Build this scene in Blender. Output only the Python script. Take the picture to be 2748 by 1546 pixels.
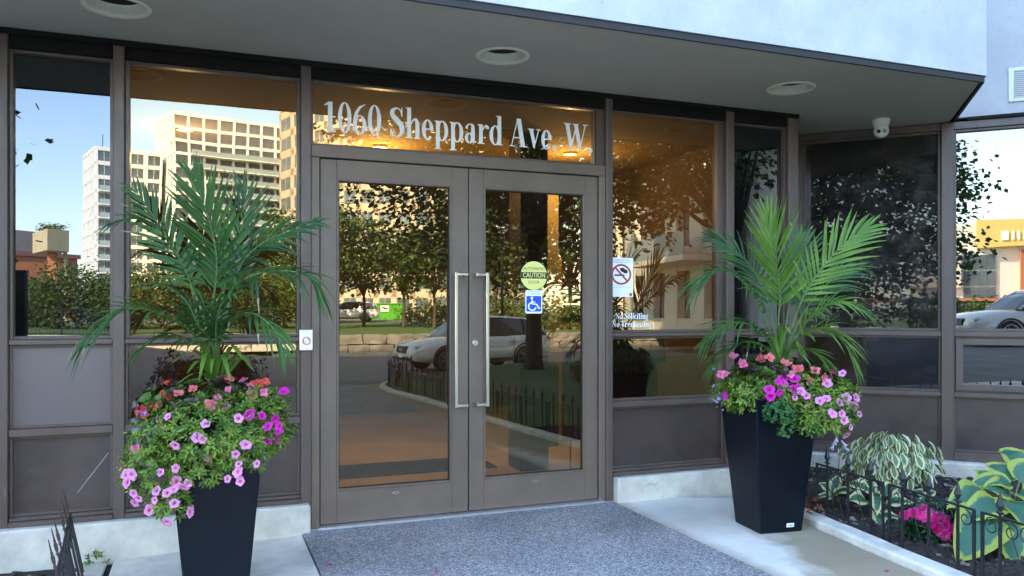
import bpy, bmesh, math, random
from mathutils import Vector, Matrix, Euler, noise
R = math.radians
rnd = random.Random(7)
for o in list(bpy.data.objects):
    bpy.data.objects.remove(o)
scene = bpy.context.scene
COL = scene.collection

# ------------------------------------------------------------------ camera, sky, sun, exposure
PH = R(21.22)
CAM = Vector((-0.635, -4.69, 1.25))
FWD = Vector((math.sin(PH), math.cos(PH), 0))
RGT = Vector((math.cos(PH), -math.sin(PH), 0))
UP = Vector((0, 0, 1))
cd = bpy.data.cameras.new('camera')
cd.sensor_width = 36.0
cd.lens = 36.0 * 2150 / 2748
cd.shift_y = 59.0 / 2748
cd.clip_start = 0.05
cd.clip_end = 3000
cam = bpy.data.objects.new('camera', cd)
cam.location = CAM
cam.rotation_euler = (R(90), 0, -PH)
COL.objects.link(cam)
scene.camera = cam

SUN_EL = R(35)
SUN_AZ = math.atan2(-0.50, 0.80)          # measured from +Y towards +X
SUNV = Vector((math.sin(SUN_AZ) * math.cos(SUN_EL), math.cos(SUN_AZ) * math.cos(SUN_EL), math.sin(SUN_EL)))
world = bpy.data.worlds.new('World')
scene.world = world
world.use_nodes = True
wn = world.node_tree
wn.nodes.clear()
sky = wn.nodes.new('ShaderNodeTexSky')
sky.sky_type = 'NISHITA'
sky.sun_disc = False
sky.sun_elevation = SUN_EL
sky.sun_rotation = SUN_AZ
sky.air_density = 1.0
sky.dust_density = 1.0
sky.ozone_density = 1.0
bg = wn.nodes.new('ShaderNodeBackground')
bg.inputs['Strength'].default_value = 0.15
wo = wn.nodes.new('ShaderNodeOutputWorld')
wn.links.new(sky.outputs[0], bg.inputs[0])
wn.links.new(bg.outputs[0], wo.inputs[0])
sl = bpy.data.lights.new('sun', 'SUN')
sl.energy = 3.4
sl.angle = R(0.53)
sl.color = (1.0, 0.90, 0.74)
so = bpy.data.objects.new('sun', sl)
so.location = (-20, 30, 40)
so.rotation_euler = (-SUNV).to_track_quat('-Z', 'Y').to_euler()
COL.objects.link(so)
vs = scene.view_settings
vs.view_transform = 'Standard'
vs.look = 'None'
vs.gamma = 1.0
vs.use_curve_mapping = False
vs.exposure = 3.6
scene.render.resolution_x = 1024
scene.render.resolution_y = 576

# ------------------------------------------------------------------ measuring helpers
K = 2748 / 2576.0
def at(vx, vy, Z):
    """a point seen at a position of the photograph, at a measured distance Z in metres"""
    return CAM + Z * (RGT * ((vx * K - 1374) / 2150) + FWD) + UP * ((832 - vy * K) / 2150 * Z)
def beh(px, Z, z=0.0):
    """a place out in front of the building that the facade glass shows at column px"""
    p = CAM + Z * (RGT * ((px - 1374) / 2150) + FWD)
    return Vector((p.x, -p.y, z))
def zat(py, Z):
    return 1.25 + (832 - py) / 2150 * Z

# ------------------------------------------------------------------ materials
MATS = {}
def nodes_of(name):
    m = bpy.data.materials.new(name)
    m.use_nodes = True
    nt = m.node_tree
    return m, nt, nt.nodes['Principled BSDF'], nt.nodes['Material Output']
def N(nt, kind, **kw):
    n = nt.nodes.new(kind)
    for k, v in kw.items():
        setattr(n, k, v)
    return n
def mat(name, col, rough=0.6, metal=0.0, var=0.12, scale=6.0, bump=0.0, bscale=60.0, spec=0.5, detail=5, col2=None, stretch=(1, 1, 1), coat=0.0, wear=0.0, wscale=(3, 3, 3), wcol=(0.45, 0.42, 0.40)):
    if name in MATS:
        return MATS[name]
    m, nt, bs, out = nodes_of(name)
    L = nt.links.new
    tc = N(nt, 'ShaderNodeTexCoord')
    mp = N(nt, 'ShaderNodeMapping')
    mp.inputs['Scale'].default_value = stretch
    L(tc.outputs['Object'], mp.inputs[0])
    nz = N(nt, 'ShaderNodeTexNoise')
    nz.inputs['Scale'].default_value = scale
    nz.inputs['Detail'].default_value = detail
    nz.inputs['Roughness'].default_value = 0.62
    L(mp.outputs[0], nz.inputs['Vector'])
    cr = N(nt, 'ShaderNodeValToRGB')
    c = Vector(col)
    a = c * (1 - var)
    b = Vector(col2) if col2 else c * (1 + var)
    cr.color_ramp.elements[0].position = 0.3
    cr.color_ramp.elements[1].position = 0.7
    cr.color_ramp.elements[0].color = (*a, 1)
    cr.color_ramp.elements[1].color = (min(b[0], 1), min(b[1], 1), min(b[2], 1), 1)
    L(nz.outputs['Fac'], cr.inputs[0])
    last = cr.outputs[0]
    if wear:
        # scuffs: sparse thin marks with a shape of their own
        m3 = N(nt, 'ShaderNodeMapping')
        m3.inputs['Scale'].default_value = wscale
        m3.inputs['Rotation'].default_value = (0.2, 0.5, 0.3)
        L(tc.outputs['Object'], m3.inputs[0])
        n3 = N(nt, 'ShaderNodeTexNoise')
        n3.inputs['Scale'].default_value = 4.0
        n3.inputs['Detail'].default_value = 9
        n3.inputs['Roughness'].default_value = 0.75
        L(m3.outputs[0], n3.inputs['Vector'])
        r3 = N(nt, 'ShaderNodeMapRange')
        r3.inputs[1].default_value = 0.62
        r3.inputs[2].default_value = 0.74
        r3.inputs[4].default_value = wear
        L(n3.outputs['Fac'], r3.inputs[0])
        mw = N(nt, 'ShaderNodeMixRGB')
        mw.inputs[2].default_value = (*wcol, 1)
        L(r3.outputs[0], mw.inputs[0])
        L(last, mw.inputs[1])
        last = mw.outputs[0]
        rr_ = N(nt, 'ShaderNodeMapRange')
        rr_.inputs[1].default_value = 0.3
        rr_.inputs[2].default_value = 0.7
        rr_.inputs[3].default_value = rough * 0.75
        rr_.inputs[4].default_value = min(1, rough * 1.35)
        L(n3.outputs['Fac'], rr_.inputs[0])
        L(rr_.outputs[0], bs.inputs['Roughness'])
    L(last, bs.inputs['Base Color'])
    bs.inputs['Roughness'].default_value = rough
    bs.inputs['Metallic'].default_value = metal
    bs.inputs['Specular IOR Level'].default_value = spec
    if coat:
        bs.inputs['Coat Weight'].default_value = coat
        bs.inputs['Coat Roughness'].default_value = 0.05
    if bump:
        n2 = N(nt, 'ShaderNodeTexNoise')
        n2.inputs['Scale'].default_value = bscale
        n2.inputs['Detail'].default_value = 4
        L(mp.outputs[0], n2.inputs['Vector'])
        bp = N(nt, 'ShaderNodeBump')
        bp.inputs['Strength'].default_value = bump
        bp.inputs['Distance'].default_value = 0.01
        L(n2.outputs['Fac'], bp.inputs['Height'])
        L(bp.outputs[0], bs.inputs['Normal'])
    MATS[name] = m
    return m

def leafmat(name, c1, c2, trans=0.35, rough=0.45, scale=9.0):
    """foliage: two greens, light passes through the blade"""
    m, nt, bs, out = nodes_of(name)
    L = nt.links.new
    tc = N(nt, 'ShaderNodeTexCoord')
    nz = N(nt, 'ShaderNodeTexNoise')
    nz.inputs['Scale'].default_value = scale
    nz.inputs['Detail'].default_value = 3
    L(tc.outputs['Object'], nz.inputs['Vector'])
    cr = N(nt, 'ShaderNodeValToRGB')
    cr.color_ramp.elements[0].position = 0.35
    cr.color_ramp.elements[1].position = 0.65
    cr.color_ramp.elements[0].color = (*c1, 1)
    cr.color_ramp.elements[1].color = (*c2, 1)
    L(nz.outputs['Fac'], cr.inputs[0])
    L(cr.outputs[0], bs.inputs['Base Color'])
    bs.inputs['Roughness'].default_value = rough
    tr = N(nt, 'ShaderNodeBsdfTranslucent')
    L(cr.outputs[0], tr.inputs['Color'])
    mx = N(nt, 'ShaderNodeMixShader')
    mx.inputs[0].default_value = trans
    L(bs.outputs[0], mx.inputs[1])
    L(tr.outputs[0], mx.inputs[2])
    L(mx.outputs[0], out.inputs['Surface'])
    MATS[name] = m
    return m

def edgeleaf(name, centre, margin, thr=0.62, soft=0.06, rough=0.4, streak=0.16):
    """variegated leaf: vertex attribute 'edge' runs 0 at the midrib to 1 at the margin"""
    m, nt, bs, out = nodes_of(name)
    L = nt.links.new
    at_ = N(nt, 'ShaderNodeAttribute', attribute_name='edge')
    tc = N(nt, 'ShaderNodeTexCoord')
    nz = N(nt, 'ShaderNodeTexNoise')
    nz.inputs['Scale'].default_value = 45
    nz.inputs['Detail'].default_value = 3
    L(tc.outputs['Object'], nz.inputs['Vector'])
    ma = N(nt, 'ShaderNodeMath', operation='MULTIPLY_ADD')
    L(nz.outputs['Fac'], ma.inputs[0])
    ma.inputs[1].default_value = streak * 2
    L(at_.outputs['Fac'], ma.inputs[2])
    cr = N(nt, 'ShaderNodeValToRGB')
    cr.color_ramp.elements[0].position = thr + streak - soft
    cr.color_ramp.elements[1].position = thr + streak + soft
    cr.color_ramp.elements[0].color = (*centre, 1)
    cr.color_ramp.elements[1].color = (*margin, 1)
    L(ma.outputs[0], cr.inputs[0])
    n2 = N(nt, 'ShaderNodeTexNoise')
    n2.inputs['Scale'].default_value = 12
    L(tc.outputs['Object'], n2.inputs['Vector'])
    hs = N(nt, 'ShaderNodeHueSaturation')
    mr = N(nt, 'ShaderNodeMapRange')
    mr.inputs[3].default_value = 0.75
    mr.inputs[4].default_value = 1.25
    L(n2.outputs['Fac'], mr.inputs[0])
    L(mr.outputs[0], hs.inputs['Value'])
    L(cr.outputs[0], hs.inputs['Color'])
    L(hs.outputs[0], bs.inputs['Base Color'])
    bs.inputs['Roughness'].default_value = rough
    tr = N(nt, 'ShaderNodeBsdfTranslucent')
    L(hs.outputs[0], tr.inputs['Color'])
    mx = N(nt, 'ShaderNodeMixShader')
    mx.inputs[0].default_value = 0.25
    L(bs.outputs[0], mx.inputs[1])
    L(tr.outputs[0], mx.inputs[2])
    L(mx.outputs[0], out.inputs['Surface'])
    MATS[name] = m
    return m

def glassmat(name, refl, tint, thru, wave=0.0, dust=0.0):
    """coated pane: refl = tint of the mirror image, thru = tint of what is seen through"""
    m, nt, bs, out = nodes_of(name)
    nt.nodes.remove(bs)
    L = nt.links.new
    gl = N(nt, 'ShaderNodeBsdfGlossy')
    gl.inputs['Roughness'].default_value = 0.0
    gl.inputs['Color'].default_value = (*tint, 1)
    tr = N(nt, 'ShaderNodeBsdfTransparent')
    tr.inputs['Color'].default_value = (*thru, 1)
    mx = N(nt, 'ShaderNodeMixShader')
    lw = N(nt, 'ShaderNodeLayerWeight')
    lw.inputs['Blend'].default_value = 0.25
    mr = N(nt, 'ShaderNodeMapRange')
    mr.inputs[3].default_value = refl
    mr.inputs[4].default_value = min(1, refl * 2.2 + 0.04)
    L(lw.outputs['Fresnel'], mr.inputs[0])
    L(mr.outputs[0], mx.inputs[0])
    L(tr.outputs[0], mx.inputs[1])
    L(gl.outputs[0], mx.inputs[2])
    tc = N(nt, 'ShaderNodeTexCoord')
    if wave:
        nz = N(nt, 'ShaderNodeTexNoise')
        nz.inputs['Scale'].default_value = 1.6
        nz.inputs['Detail'].default_value = 1
        L(tc.outputs['Object'], nz.inputs['Vector'])
        bp = N(nt, 'ShaderNodeBump')
        bp.inputs['Strength'].default_value = 1.0
        bp.inputs['Distance'].default_value = wave
        L(nz.outputs['Fac'], bp.inputs['Height'])
        L(bp.outputs[0], gl.inputs['Normal'])
    last = mx
    if dust:
        df = N(nt, 'ShaderNodeBsdfDiffuse')
        df.inputs['Color'].default_value = (0.5, 0.46, 0.42, 1)
        n3 = N(nt, 'ShaderNodeTexNoise')
        n3.inputs['Scale'].default_value = 7
        n3.inputs['Detail'].default_value = 8
        n3.inputs['Roughness'].default_value = 0.7
        L(tc.outputs['Object'], n3.inputs['Vector'])
        r3 = N(nt, 'ShaderNodeMapRange')
        r3.inputs[1].default_value = 0.45
        r3.inputs[2].default_value = 0.8
        r3.inputs[3].default_value = dust * 0.35
        r3.inputs[4].default_value = dust * 2.2
        L(n3.outputs['Fac'], r3.inputs[0])
        m2 = N(nt, 'ShaderNodeMixShader')
        L(r3.outputs[0], m2.inputs[0])
        L(mx.outputs[0], m2.inputs[1])
        L(df.outputs[0], m2.inputs[2])
        last = m2
    L(last.outputs[0], out.inputs['Surface'])
    MATS[name] = m
    return m

def emitmat(name, col, strength):
    m, nt, bs, out = nodes_of(name)
    bs.inputs['Base Color'].default_value = (*col, 1)
    bs.inputs['Emission Color'].default_value = (*col, 1)
    bs.inputs['Emission Strength'].default_value = strength
    MATS[name] = m
    return m

# bronze anodised frames and panels
mat('bronze', (0.108, 0.076, 0.060), rough=0.38, var=0.16, scale=5, wear=0.30, wscale=(6, 6, 1.5), bump=0.03, bscale=220, stretch=(1, 1, 0.25), spec=0.55)
mat('bronze_door', (0.165, 0.118, 0.084), rough=0.42, var=0.12, scale=3, wear=0.25, wscale=(2, 2, 5), bump=0.03, bscale=250, spec=0.5)
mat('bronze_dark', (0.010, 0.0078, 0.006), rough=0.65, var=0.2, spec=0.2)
mat('gasket', (0.008, 0.008, 0.008), rough=0.6, var=0.1)
mat('panel_pale', (0.150, 0.116, 0.110), rough=0.30, var=0.08, scale=1.2, spec=0.6)
mat('panel_bronze', (0.066, 0.044, 0.038), rough=0.36, var=0.35, wear=0.16, wscale=(1.5, 1.5, 2.5), scale=2.2, bump=0.02, bscale=90, spec=0.6, detail=8)
mat('soffit_paint', (0.47, 0.415, 0.325), rough=0.85, var=0.07, scale=1.3, bump=0.12, bscale=240)
mat('trim_dark', (0.022, 0.018, 0.016), rough=0.6)
mat('base_concrete', (0.62, 0.57, 0.48), rough=0.9, var=0.24, scale=5, wear=0.75, wscale=(0.8, 0.8, 1.6), wcol=(0.30, 0.235, 0.15), bump=0.3, bscale=40, detail=9)
mat('slab_concrete', (0.68, 0.625, 0.53), rough=0.9, var=0.32, scale=2.4, wear=0.55, wscale=(1.0, 1.0, 1.0), wcol=(0.36, 0.30, 0.22), bump=0.25, bscale=90, detail=12)
mat('kerb_concrete', (0.66, 0.62, 0.54), rough=0.9, var=0.25, scale=7, wear=0.8, wscale=(1.5, 1.5, 1.5), wcol=(0.30, 0.25, 0.17), bump=0.5, bscale=50, detail=9)
mat('steel', (0.62, 0.60, 0.56), rough=0.28, metal=1.0, var=0.06, scale=30, stretch=(8, 8, 0.4))
mat('aluminium', (0.75, 0.76, 0.78), rough=0.35, metal=0.9, var=0.08, scale=12)
mat('white_plastic', (0.78, 0.77, 0.73), rough=0.4, var=0.03)
mat('lamp_trim', (0.76, 0.68, 0.50), rough=0.5, var=0.08, scale=10)
mat('black', (0.012, 0.012, 0.013), rough=0.45, var=0.1)
mat('black_iron', (0.014, 0.015, 0.018), rough=0.42, var=0.3, scale=40, bump=0.2, bscale=120)
mat('rust_iron', (0.030, 0.022, 0.024), rough=0.55, var=0.4, scale=30, col2=(0.10, 0.05, 0.035))
mat('planter_black', (0.0028, 0.0052, 0.0100), rough=0.38, spec=0.22, var=0.22, scale=3.5, bump=0.05, bscale=300, detail=9)
mat('soil', (0.030, 0.024, 0.020), rough=1.0, var=0.5, scale=22, bump=1.0, bscale=35)
mat('mulch', (0.045, 0.034, 0.027), rough=1.0, var=0.5, scale=30)
mat('mulch_pale', (0.20, 0.165, 0.13), rough=1.0, var=0.4, scale=30)
mat('decal_white', (0.97, 0.97, 0.95), rough=0.5, var=0.02)
mat('decal_yellow', (0.82, 0.78, 0.22), rough=0.5, var=0.03)
mat('decal_black', (0.02, 0.018, 0.015), rough=0.5, var=0.05)
mat('decal_blue', (0.012, 0.075, 0.62), rough=0.5, var=0.03)
mat('decal_red', (0.50, 0.05, 0.035), rough=0.5, var=0.03)
mat('decal_grey', (0.30, 0.30, 0.30), rough=0.5, var=0.03)
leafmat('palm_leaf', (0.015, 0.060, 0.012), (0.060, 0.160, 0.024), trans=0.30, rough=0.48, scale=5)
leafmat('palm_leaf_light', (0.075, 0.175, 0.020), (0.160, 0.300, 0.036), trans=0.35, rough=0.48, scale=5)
leafmat('palm_tip', (0.30, 0.23, 0.11), (0.42, 0.34, 0.18), trans=0.3)
mat('palm_stem', (0.10, 0.17, 0.045), rough=0.5, var=0.3, scale=14)
leafmat('petunia_leaf', (0.140, 0.250, 0.025), (0.270, 0.380, 0.050), trans=0.35, scale=14)
leafmat('petunia_leaf_dark', (0.050, 0.120, 0.020), (0.120, 0.210, 0.035), trans=0.3, scale=14)
leafmat('begonia_leaf', (0.030, 0.022, 0.016), (0.075, 0.060, 0.030), trans=0.25, rough=0.3)
leafmat('ivy_leaf', (0.030, 0.135, 0.035), (0.070, 0.220, 0.055), trans=0.3)
leafmat('petal_pink', (0.84, 0.25, 0.55), (0.95, 0.42, 0.70), trans=0.35)
leafmat('petal_pink_deep', (0.66, 0.05, 0.33), (0.80, 0.12, 0.45), trans=0.3)
leafmat('petal_magenta', (0.62, 0.008, 0.36), (0.80, 0.02, 0.52), trans=0.3)
leafmat('petal_coral', (0.80, 0.13, 0.14), (0.86, 0.24, 0.28), trans=0.3)
leafmat('petal_red', (0.55, 0.035, 0.025), (0.72, 0.08, 0.05), trans=0.3)
leafmat('petal_rose', (0.78, 0.12, 0.30), (0.85, 0.25, 0.42), trans=0.3)
leafmat('petal_violet', (0.26, 0.20, 0.62), (0.42, 0.34, 0.75), trans=0.3)
leafmat('petal_crimson', (0.55, 0.008, 0.12), (0.72, 0.01, 0.30), trans=0.25)
leafmat('impatiens_leaf', (0.012, 0.055, 0.022), (0.03, 0.10, 0.04), trans=0.2, rough=0.3)
leafmat('dead_leaf', (0.24, 0.07, 0.03), (0.33, 0.12, 0.05), trans=0.2)
edgeleaf('hosta_big', (0.045, 0.150, 0.085), (0.34, 0.40, 0.055), thr=0.60, streak=0.20)
edgeleaf('hosta_small', (0.045, 0.130, 0.045), (0.62, 0.60, 0.30), thr=0.50, streak=0.18)
edgeleaf('dogwood_leaf', (0.150, 0.235, 0.085), (0.74, 0.74, 0.46), thr=0.56, streak=0.08)
leafmat('tree_leaf', (0.022, 0.060, 0.012), (0.060, 0.125, 0.020), trans=0.35, scale=1.2)
leafmat('tree_leaf_light', (0.060, 0.110, 0.016), (0.125, 0.185, 0.028), trans=0.4, scale=1.2)
leafmat('hedge_leaf', (0.065, 0.105, 0.020), (0.150, 0.180, 0.036), trans=0.35, scale=0.8)
mat('bark', (0.085, 0.065, 0.050), rough=0.95, var=0.4, scale=8, bump=1.0, bscale=25, stretch=(1, 1, 0.3))
glassmat('glass_gold', 0.135, (1.0, 0.90, 0.66), (0.45, 0.36, 0.22), wave=0.0005, dust=0.008)
glassmat('glass_inner', 0.0, (1, 1, 1), (0.95, 0.95, 0.95))
glassmat('glass_spandrel', 0.095, (0.92, 0.95, 1.0), (0.05, 0.045, 0.04), wave=0.0006, dust=0.018)
glassmat('glass_dark', 0.045, (0.95, 0.97, 1.0), (0.16, 0.14, 0.13), wave=0.0006, dust=0.075)
glassmat('glass_dark_low', 0.040, (0.95, 0.97, 1.0), (0.42, 0.40, 0.38), wave=0.0006, dust=0.03)
glassmat('glass_wing', 0.20, (1.0, 0.95, 0.84), (0.10, 0.09, 0.08), wave=0.0005, dust=0.01)
mat('spandrel_back', (0.03, 0.022, 0.018), rough=0.8)

# ------------------------------------------------------------------ mesh helpers
class MB:
    """collects shapes and links them as ONE mesh object"""
    def __init__(self, xf=None):
        self.v, self.f, self.m, self.e = [], [], [], []
        self.xf = xf
    def add(self, vs, fs, mi=0, edge=None):
        b = len(self.v)
        for p in vs:
            p = Vector(p)
            self.v.append(self.xf @ p if self.xf else p)
        self.e += list(edge) if edge else [0.0] * len(vs)
        for q in fs:
            self.f.append([b + i for i in q])
            self.m.append(mi)
        return self
    def box(self, x0, x1, y0, y1, z0, z1, mi=0):
        v = [(x, y, z) for z in (z0, z1) for y in (y0, y1) for x in (x0, x1)]
        return self.add(v, [(0, 2, 3, 1), (4, 5, 7, 6), (0, 1, 5, 4), (2, 6, 7, 3), (0, 4, 6, 2), (1, 3, 7, 5)], mi)
    def cbox(self, x0, x1, y0, y1, z0, z1, c=0.003, mi=0):
        """box with chamfered edges"""
        bm = bmesh.new()
        bmesh.ops.create_cube(bm, size=1)
        for vv in bm.verts:
            vv.co = Vector((x0 + (vv.co.x + .5) * (x1 - x0), y0 + (vv.co.y + .5) * (y1 - y0), z0 + (vv.co.z + .5) * (z1 - z0)))
        bmesh.ops.bevel(bm, geom=bm.edges[:], offset=min(c, 0.45 * min(x1 - x0, y1 - y0, z1 - z0)), segments=1, affect='EDGES')
        bm.verts.index_update()
        self.add([vv.co.copy() for vv in bm.verts], [[q.index for q in ff.verts] for ff in bm.faces], mi)
        bm.free()
        return self
    def prism(self, poly, z0, z1, mi=0):
        n = len(poly)
        v = [(p[0], p[1], z0) for p in poly] + [(p[0], p[1], z1) for p in poly]
        f = [tuple(range(n))[::-1], tuple(range(n, 2 * n))] + [(i, (i + 1) % n, n + (i + 1) % n, n + i) for i in range(n)]
        return self.add(v, f, mi)
    def plate(self, poly, y0, y1, mi=0):
        """polygon given in (x, z), extruded along y; y0 is the face towards the street"""
        n = len(poly)
        v = [(p[0], y0, p[1]) for p in poly] + [(p[0], y1, p[1]) for p in poly]
        f = [tuple(range(n)), tuple(range(n, 2 * n))[::-1]] + [(i, n + i, n + (i + 1) % n, (i + 1) % n) for i in range(n)]
        return self.add(v, f, mi)
    def ribbon(self, left, right, y0, y1, mi=0):
        """strip between two polylines in (x, z), extruded along y"""
        for i in range(len(left) - 1):
            self.plate([left[i], right[i], right[i + 1], left[i + 1]], y0, y1, mi)
        return self
    def tube(self, pts, rad, n=8, mi=0, cap=True):
        pts = [Vector(p) for p in pts]
        k = len(pts)
        rads = rad if isinstance(rad, (list, tuple)) else [rad] * k
        vs, fs = [], []
        ref = Vector((0.3, 0.5, 0.81))
        for i, p in enumerate(pts):
            t = (pts[min(i + 1, k - 1)] - pts[max(i - 1, 0)])
            t = t.normalized() if t.length > 1e-9 else Vector((0, 0, 1))
            if abs(t.dot(ref)) > 0.95:
                ref = Vector((1, 0.1, 0)).normalized()
            a = t.cross(ref).normalized()
            ref = a.cross(t).normalized()
            for j in range(n):
                w = 2 * math.pi * j / n
                vs.append(p + (a * math.cos(w) + ref * math.sin(w)) * rads[i])
        for i in range(k - 1):
            for j in range(n):
                fs.append((i * n + j, i * n + (j + 1) % n, (i + 1) * n + (j + 1) % n, (i + 1) * n + j))
        if cap:
            fs.append(tuple(range(n))[::-1])
            fs.append(tuple((k - 1) * n + j for j in range(n)))
        return self.add(vs, fs, mi)
    def lathe(self, prof, n=24, origin=(0, 0, 0), mi=0, axis='z', cap=True):
        o = Vector(origin)
        vs, fs = [], []
        for r, h in prof:
            for j in range(n):
                w = 2 * math.pi * j / n
                if axis == 'z':
                    vs.append(o + Vector((r * math.cos(w), r * math.sin(w), h)))
                elif axis == 'y':
                    vs.append(o + Vector((r * math.cos(w), h, r * math.sin(w))))
                else:
                    vs.append(o + Vector((h, r * math.cos(w), r * math.sin(w))))
        k = len(prof)
        for i in range(k - 1):
            for j in range(n):
                fs.append((i * n + j, i * n + (j + 1) % n, (i + 1) * n + (j + 1) % n, (i + 1) * n + j))
        if cap:
            fs.append(tuple(range(n))[::-1])
            fs.append(tuple((k - 1) * n + j for j in range(n)))
        return self.add(vs, fs, mi)
    def leaf(self, p, d, nrm, ln, wd, fold=0.25, droop=0.0, mi=0, segs=3, shape='lance'):
        """a folded blade that starts at p, runs along d; 'edge' is 0 on the midrib, 1 on the margin"""
        d = d.normalized()
        s = d.cross(nrm)
        if s.length < 1e-6:
            s = d.cross(Vector((1, 0, 0.2)))
        s.normalize()
        n2 = s.cross(d).normalized()
        vs, ed = [], []
        for i in range(segs + 1):
            t = i / segs
            if shape == 'lance':
                w = math.sin(math.pi * min(1, (t * 0.92 + 0.04))) ** 0.8
            elif shape == 'heart':
                w = (math.sin(math.pi * (t ** 0.62) * 0.97 + 0.06)) ** 0.75 if t < 1 else 0.02
            else:
                w = 1 - t * 0.9
            w = max(w, 0.03) * wd * 0.5
            q = p + d * (ln * t) - UP * (droop * ln * t * t)
            vs += [q - s * w + n2 * (w * fold), q, q + s * w + n2 * (w * fold)]
            ee = 1.0 if t > 0.93 else 1.0
            ed += [ee, max(0.0, (t - 0.72) * 3.2), ee]
        fs = []
        for i in range(segs):
            b = i * 3
            fs += [(b, b + 1, b + 4, b + 3), (b + 1, b + 2, b + 5, b + 4)]
        return self.add(vs, fs, mi, ed)
    def build(self, name, mats, parent=None, smooth=False, local=False, edges=False):
        off = Vector((0, 0, 0))
        if parent is not None and not local:
            q = parent
            while q is not None:
                off += q.location
                q = q.parent
        me = bpy.data.meshes.new(name)
        me.from_pydata([tuple(p - off) for p in self.v], [], self.f)
        if isinstance(mats, str):
            mats = [mats]
        for q in mats:
            me.materials.append(MATS[q])
        if len(mats) > 1:
            me.polygons.foreach_set('material_index', self.m)
        if smooth:
            me.polygons.foreach_set('use_smooth', [True] * len(me.polygons))
        if edges:
            a = me.attributes.new('edge', 'FLOAT', 'POINT')
            a.data.foreach_set('value', self.e)
        me.update()
        o = bpy.data.objects.new(name, me)
        COL.objects.link(o)
        if parent is not None:
            o.parent = parent
        return o

def tag(o, label, cat, group=None):
    o['label'] = label
    o['category'] = cat
    if group:
        o['group'] = group
    return o
def thing(name, label, cat, loc=(0, 0, 0), rz=0.0, group=None):
    o = bpy.data.objects.new(name, None)
    o.empty_display_size = 0.1
    COL.objects.link(o)
    o.location = loc
    o.rotation_euler = (0, 0, rz)
    return tag(o, label, cat, group)
def struct(o):
    o['kind'] = 'structure'
    return o
def stuff(o):
    o['kind'] = 'stuff'
    return o
def copy_tree(o, parent=None):
    c = o.copy()
    COL.objects.link(c)
    c.parent = parent
    for ch in list(o.children):
        copy_tree(ch, c)
    return c
def inst(src, name, parent, loc, rot=None, scl=None):
    """another piece that shares the mesh of src"""
    o = bpy.data.objects.new(name, src if isinstance(src, bpy.types.Mesh) else src.data)
    COL.objects.link(o)
    o.parent = parent
    o.location = loc
    if rot is not None:
        o.rotation_euler = rot
    if scl is not None:
        o.scale = scl
    return o
def crspline(pts, n):
    pts = [Vector(p) for p in pts]
    P = [pts[0] * 2 - pts[1]] + pts + [pts[-1] * 2 - pts[-2]]
    out = []
    segs = len(pts) - 1
    for i in range(n + 1):
        u = i / n * segs
        k = min(int(u), segs - 1)
        t = u - k
        a, b, c, d = P[k], P[k + 1], P[k + 2], P[k + 3]
        out.append(0.5 * ((2 * b) + (c - a) * t + (2 * a - 5 * b + 4 * c - d) * t * t + (3 * b - a - 3 * c + d) * t ** 3))
    return out
# ------------------------------------------------------------------ more surface materials
def stucco():
    m, nt, bs, out = nodes_of('stucco')
    L = nt.links.new
    tc = N(nt, 'ShaderNodeTexCoord')
    n1 = N(nt, 'ShaderNodeTexNoise'); n1.inputs['Scale'].default_value = 3.2; n1.inputs['Detail'].default_value = 9; n1.inputs['Roughness'].default_value = 0.68
    n2 = N(nt, 'ShaderNodeTexNoise'); n2.inputs['Scale'].default_value = 55; n2.inputs['Detail'].default_value = 5
    v = N(nt, 'ShaderNodeTexVoronoi'); v.inputs['Scale'].default_value = 24
    for n in (n1, n2, v):
        L(tc.outputs['Object'], n.inputs['Vector'])
    cr = N(nt, 'ShaderNodeValToRGB')
    cr.color_ramp.elements[0].position = 0.34; cr.color_ramp.elements[0].color = (0.47, 0.465, 0.47, 1)
    cr.color_ramp.elements[1].position = 0.66; cr.color_ramp.elements[1].color = (0.58, 0.575, 0.57, 1)
    L(n1.outputs['Fac'], cr.inputs[0])
    pit = N(nt, 'ShaderNodeValToRGB')
    pit.color_ramp.elements[0].position = 0.05; pit.color_ramp.elements[0].color = (0.35, 0.34, 0.34, 1)
    pit.color_ramp.elements[1].position = 0.13; pit.color_ramp.elements[1].color = (1, 1, 1, 1)
    L(v.outputs['Distance'], pit.inputs[0])
    gate = N(nt, 'ShaderNodeMapRange')
    gate.inputs[1].default_value = 0.52; gate.inputs[2].default_value = 0.6
    L(n2.outputs['Fac'], gate.inputs[0])
    mx = N(nt, 'ShaderNodeMixRGB', blend_type='MULTIPLY')
    L(gate.outputs[0], mx.inputs[0]); L(cr.outputs[0], mx.inputs[1]); L(pit.outputs[0], mx.inputs[2])
    L(mx.outputs[0], bs.inputs['Base Color'])
    bs.inputs['Roughness'].default_value = 0.9
    bp = N(nt, 'ShaderNodeBump'); bp.inputs['Strength'].default_value = 0.35; bp.inputs['Distance'].default_value = 0.004
    L(n2.outputs['Fac'], bp.inputs['Height']); L(bp.outputs[0], bs.inputs['Normal'])
    MATS['stucco'] = m
stucco()
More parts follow.
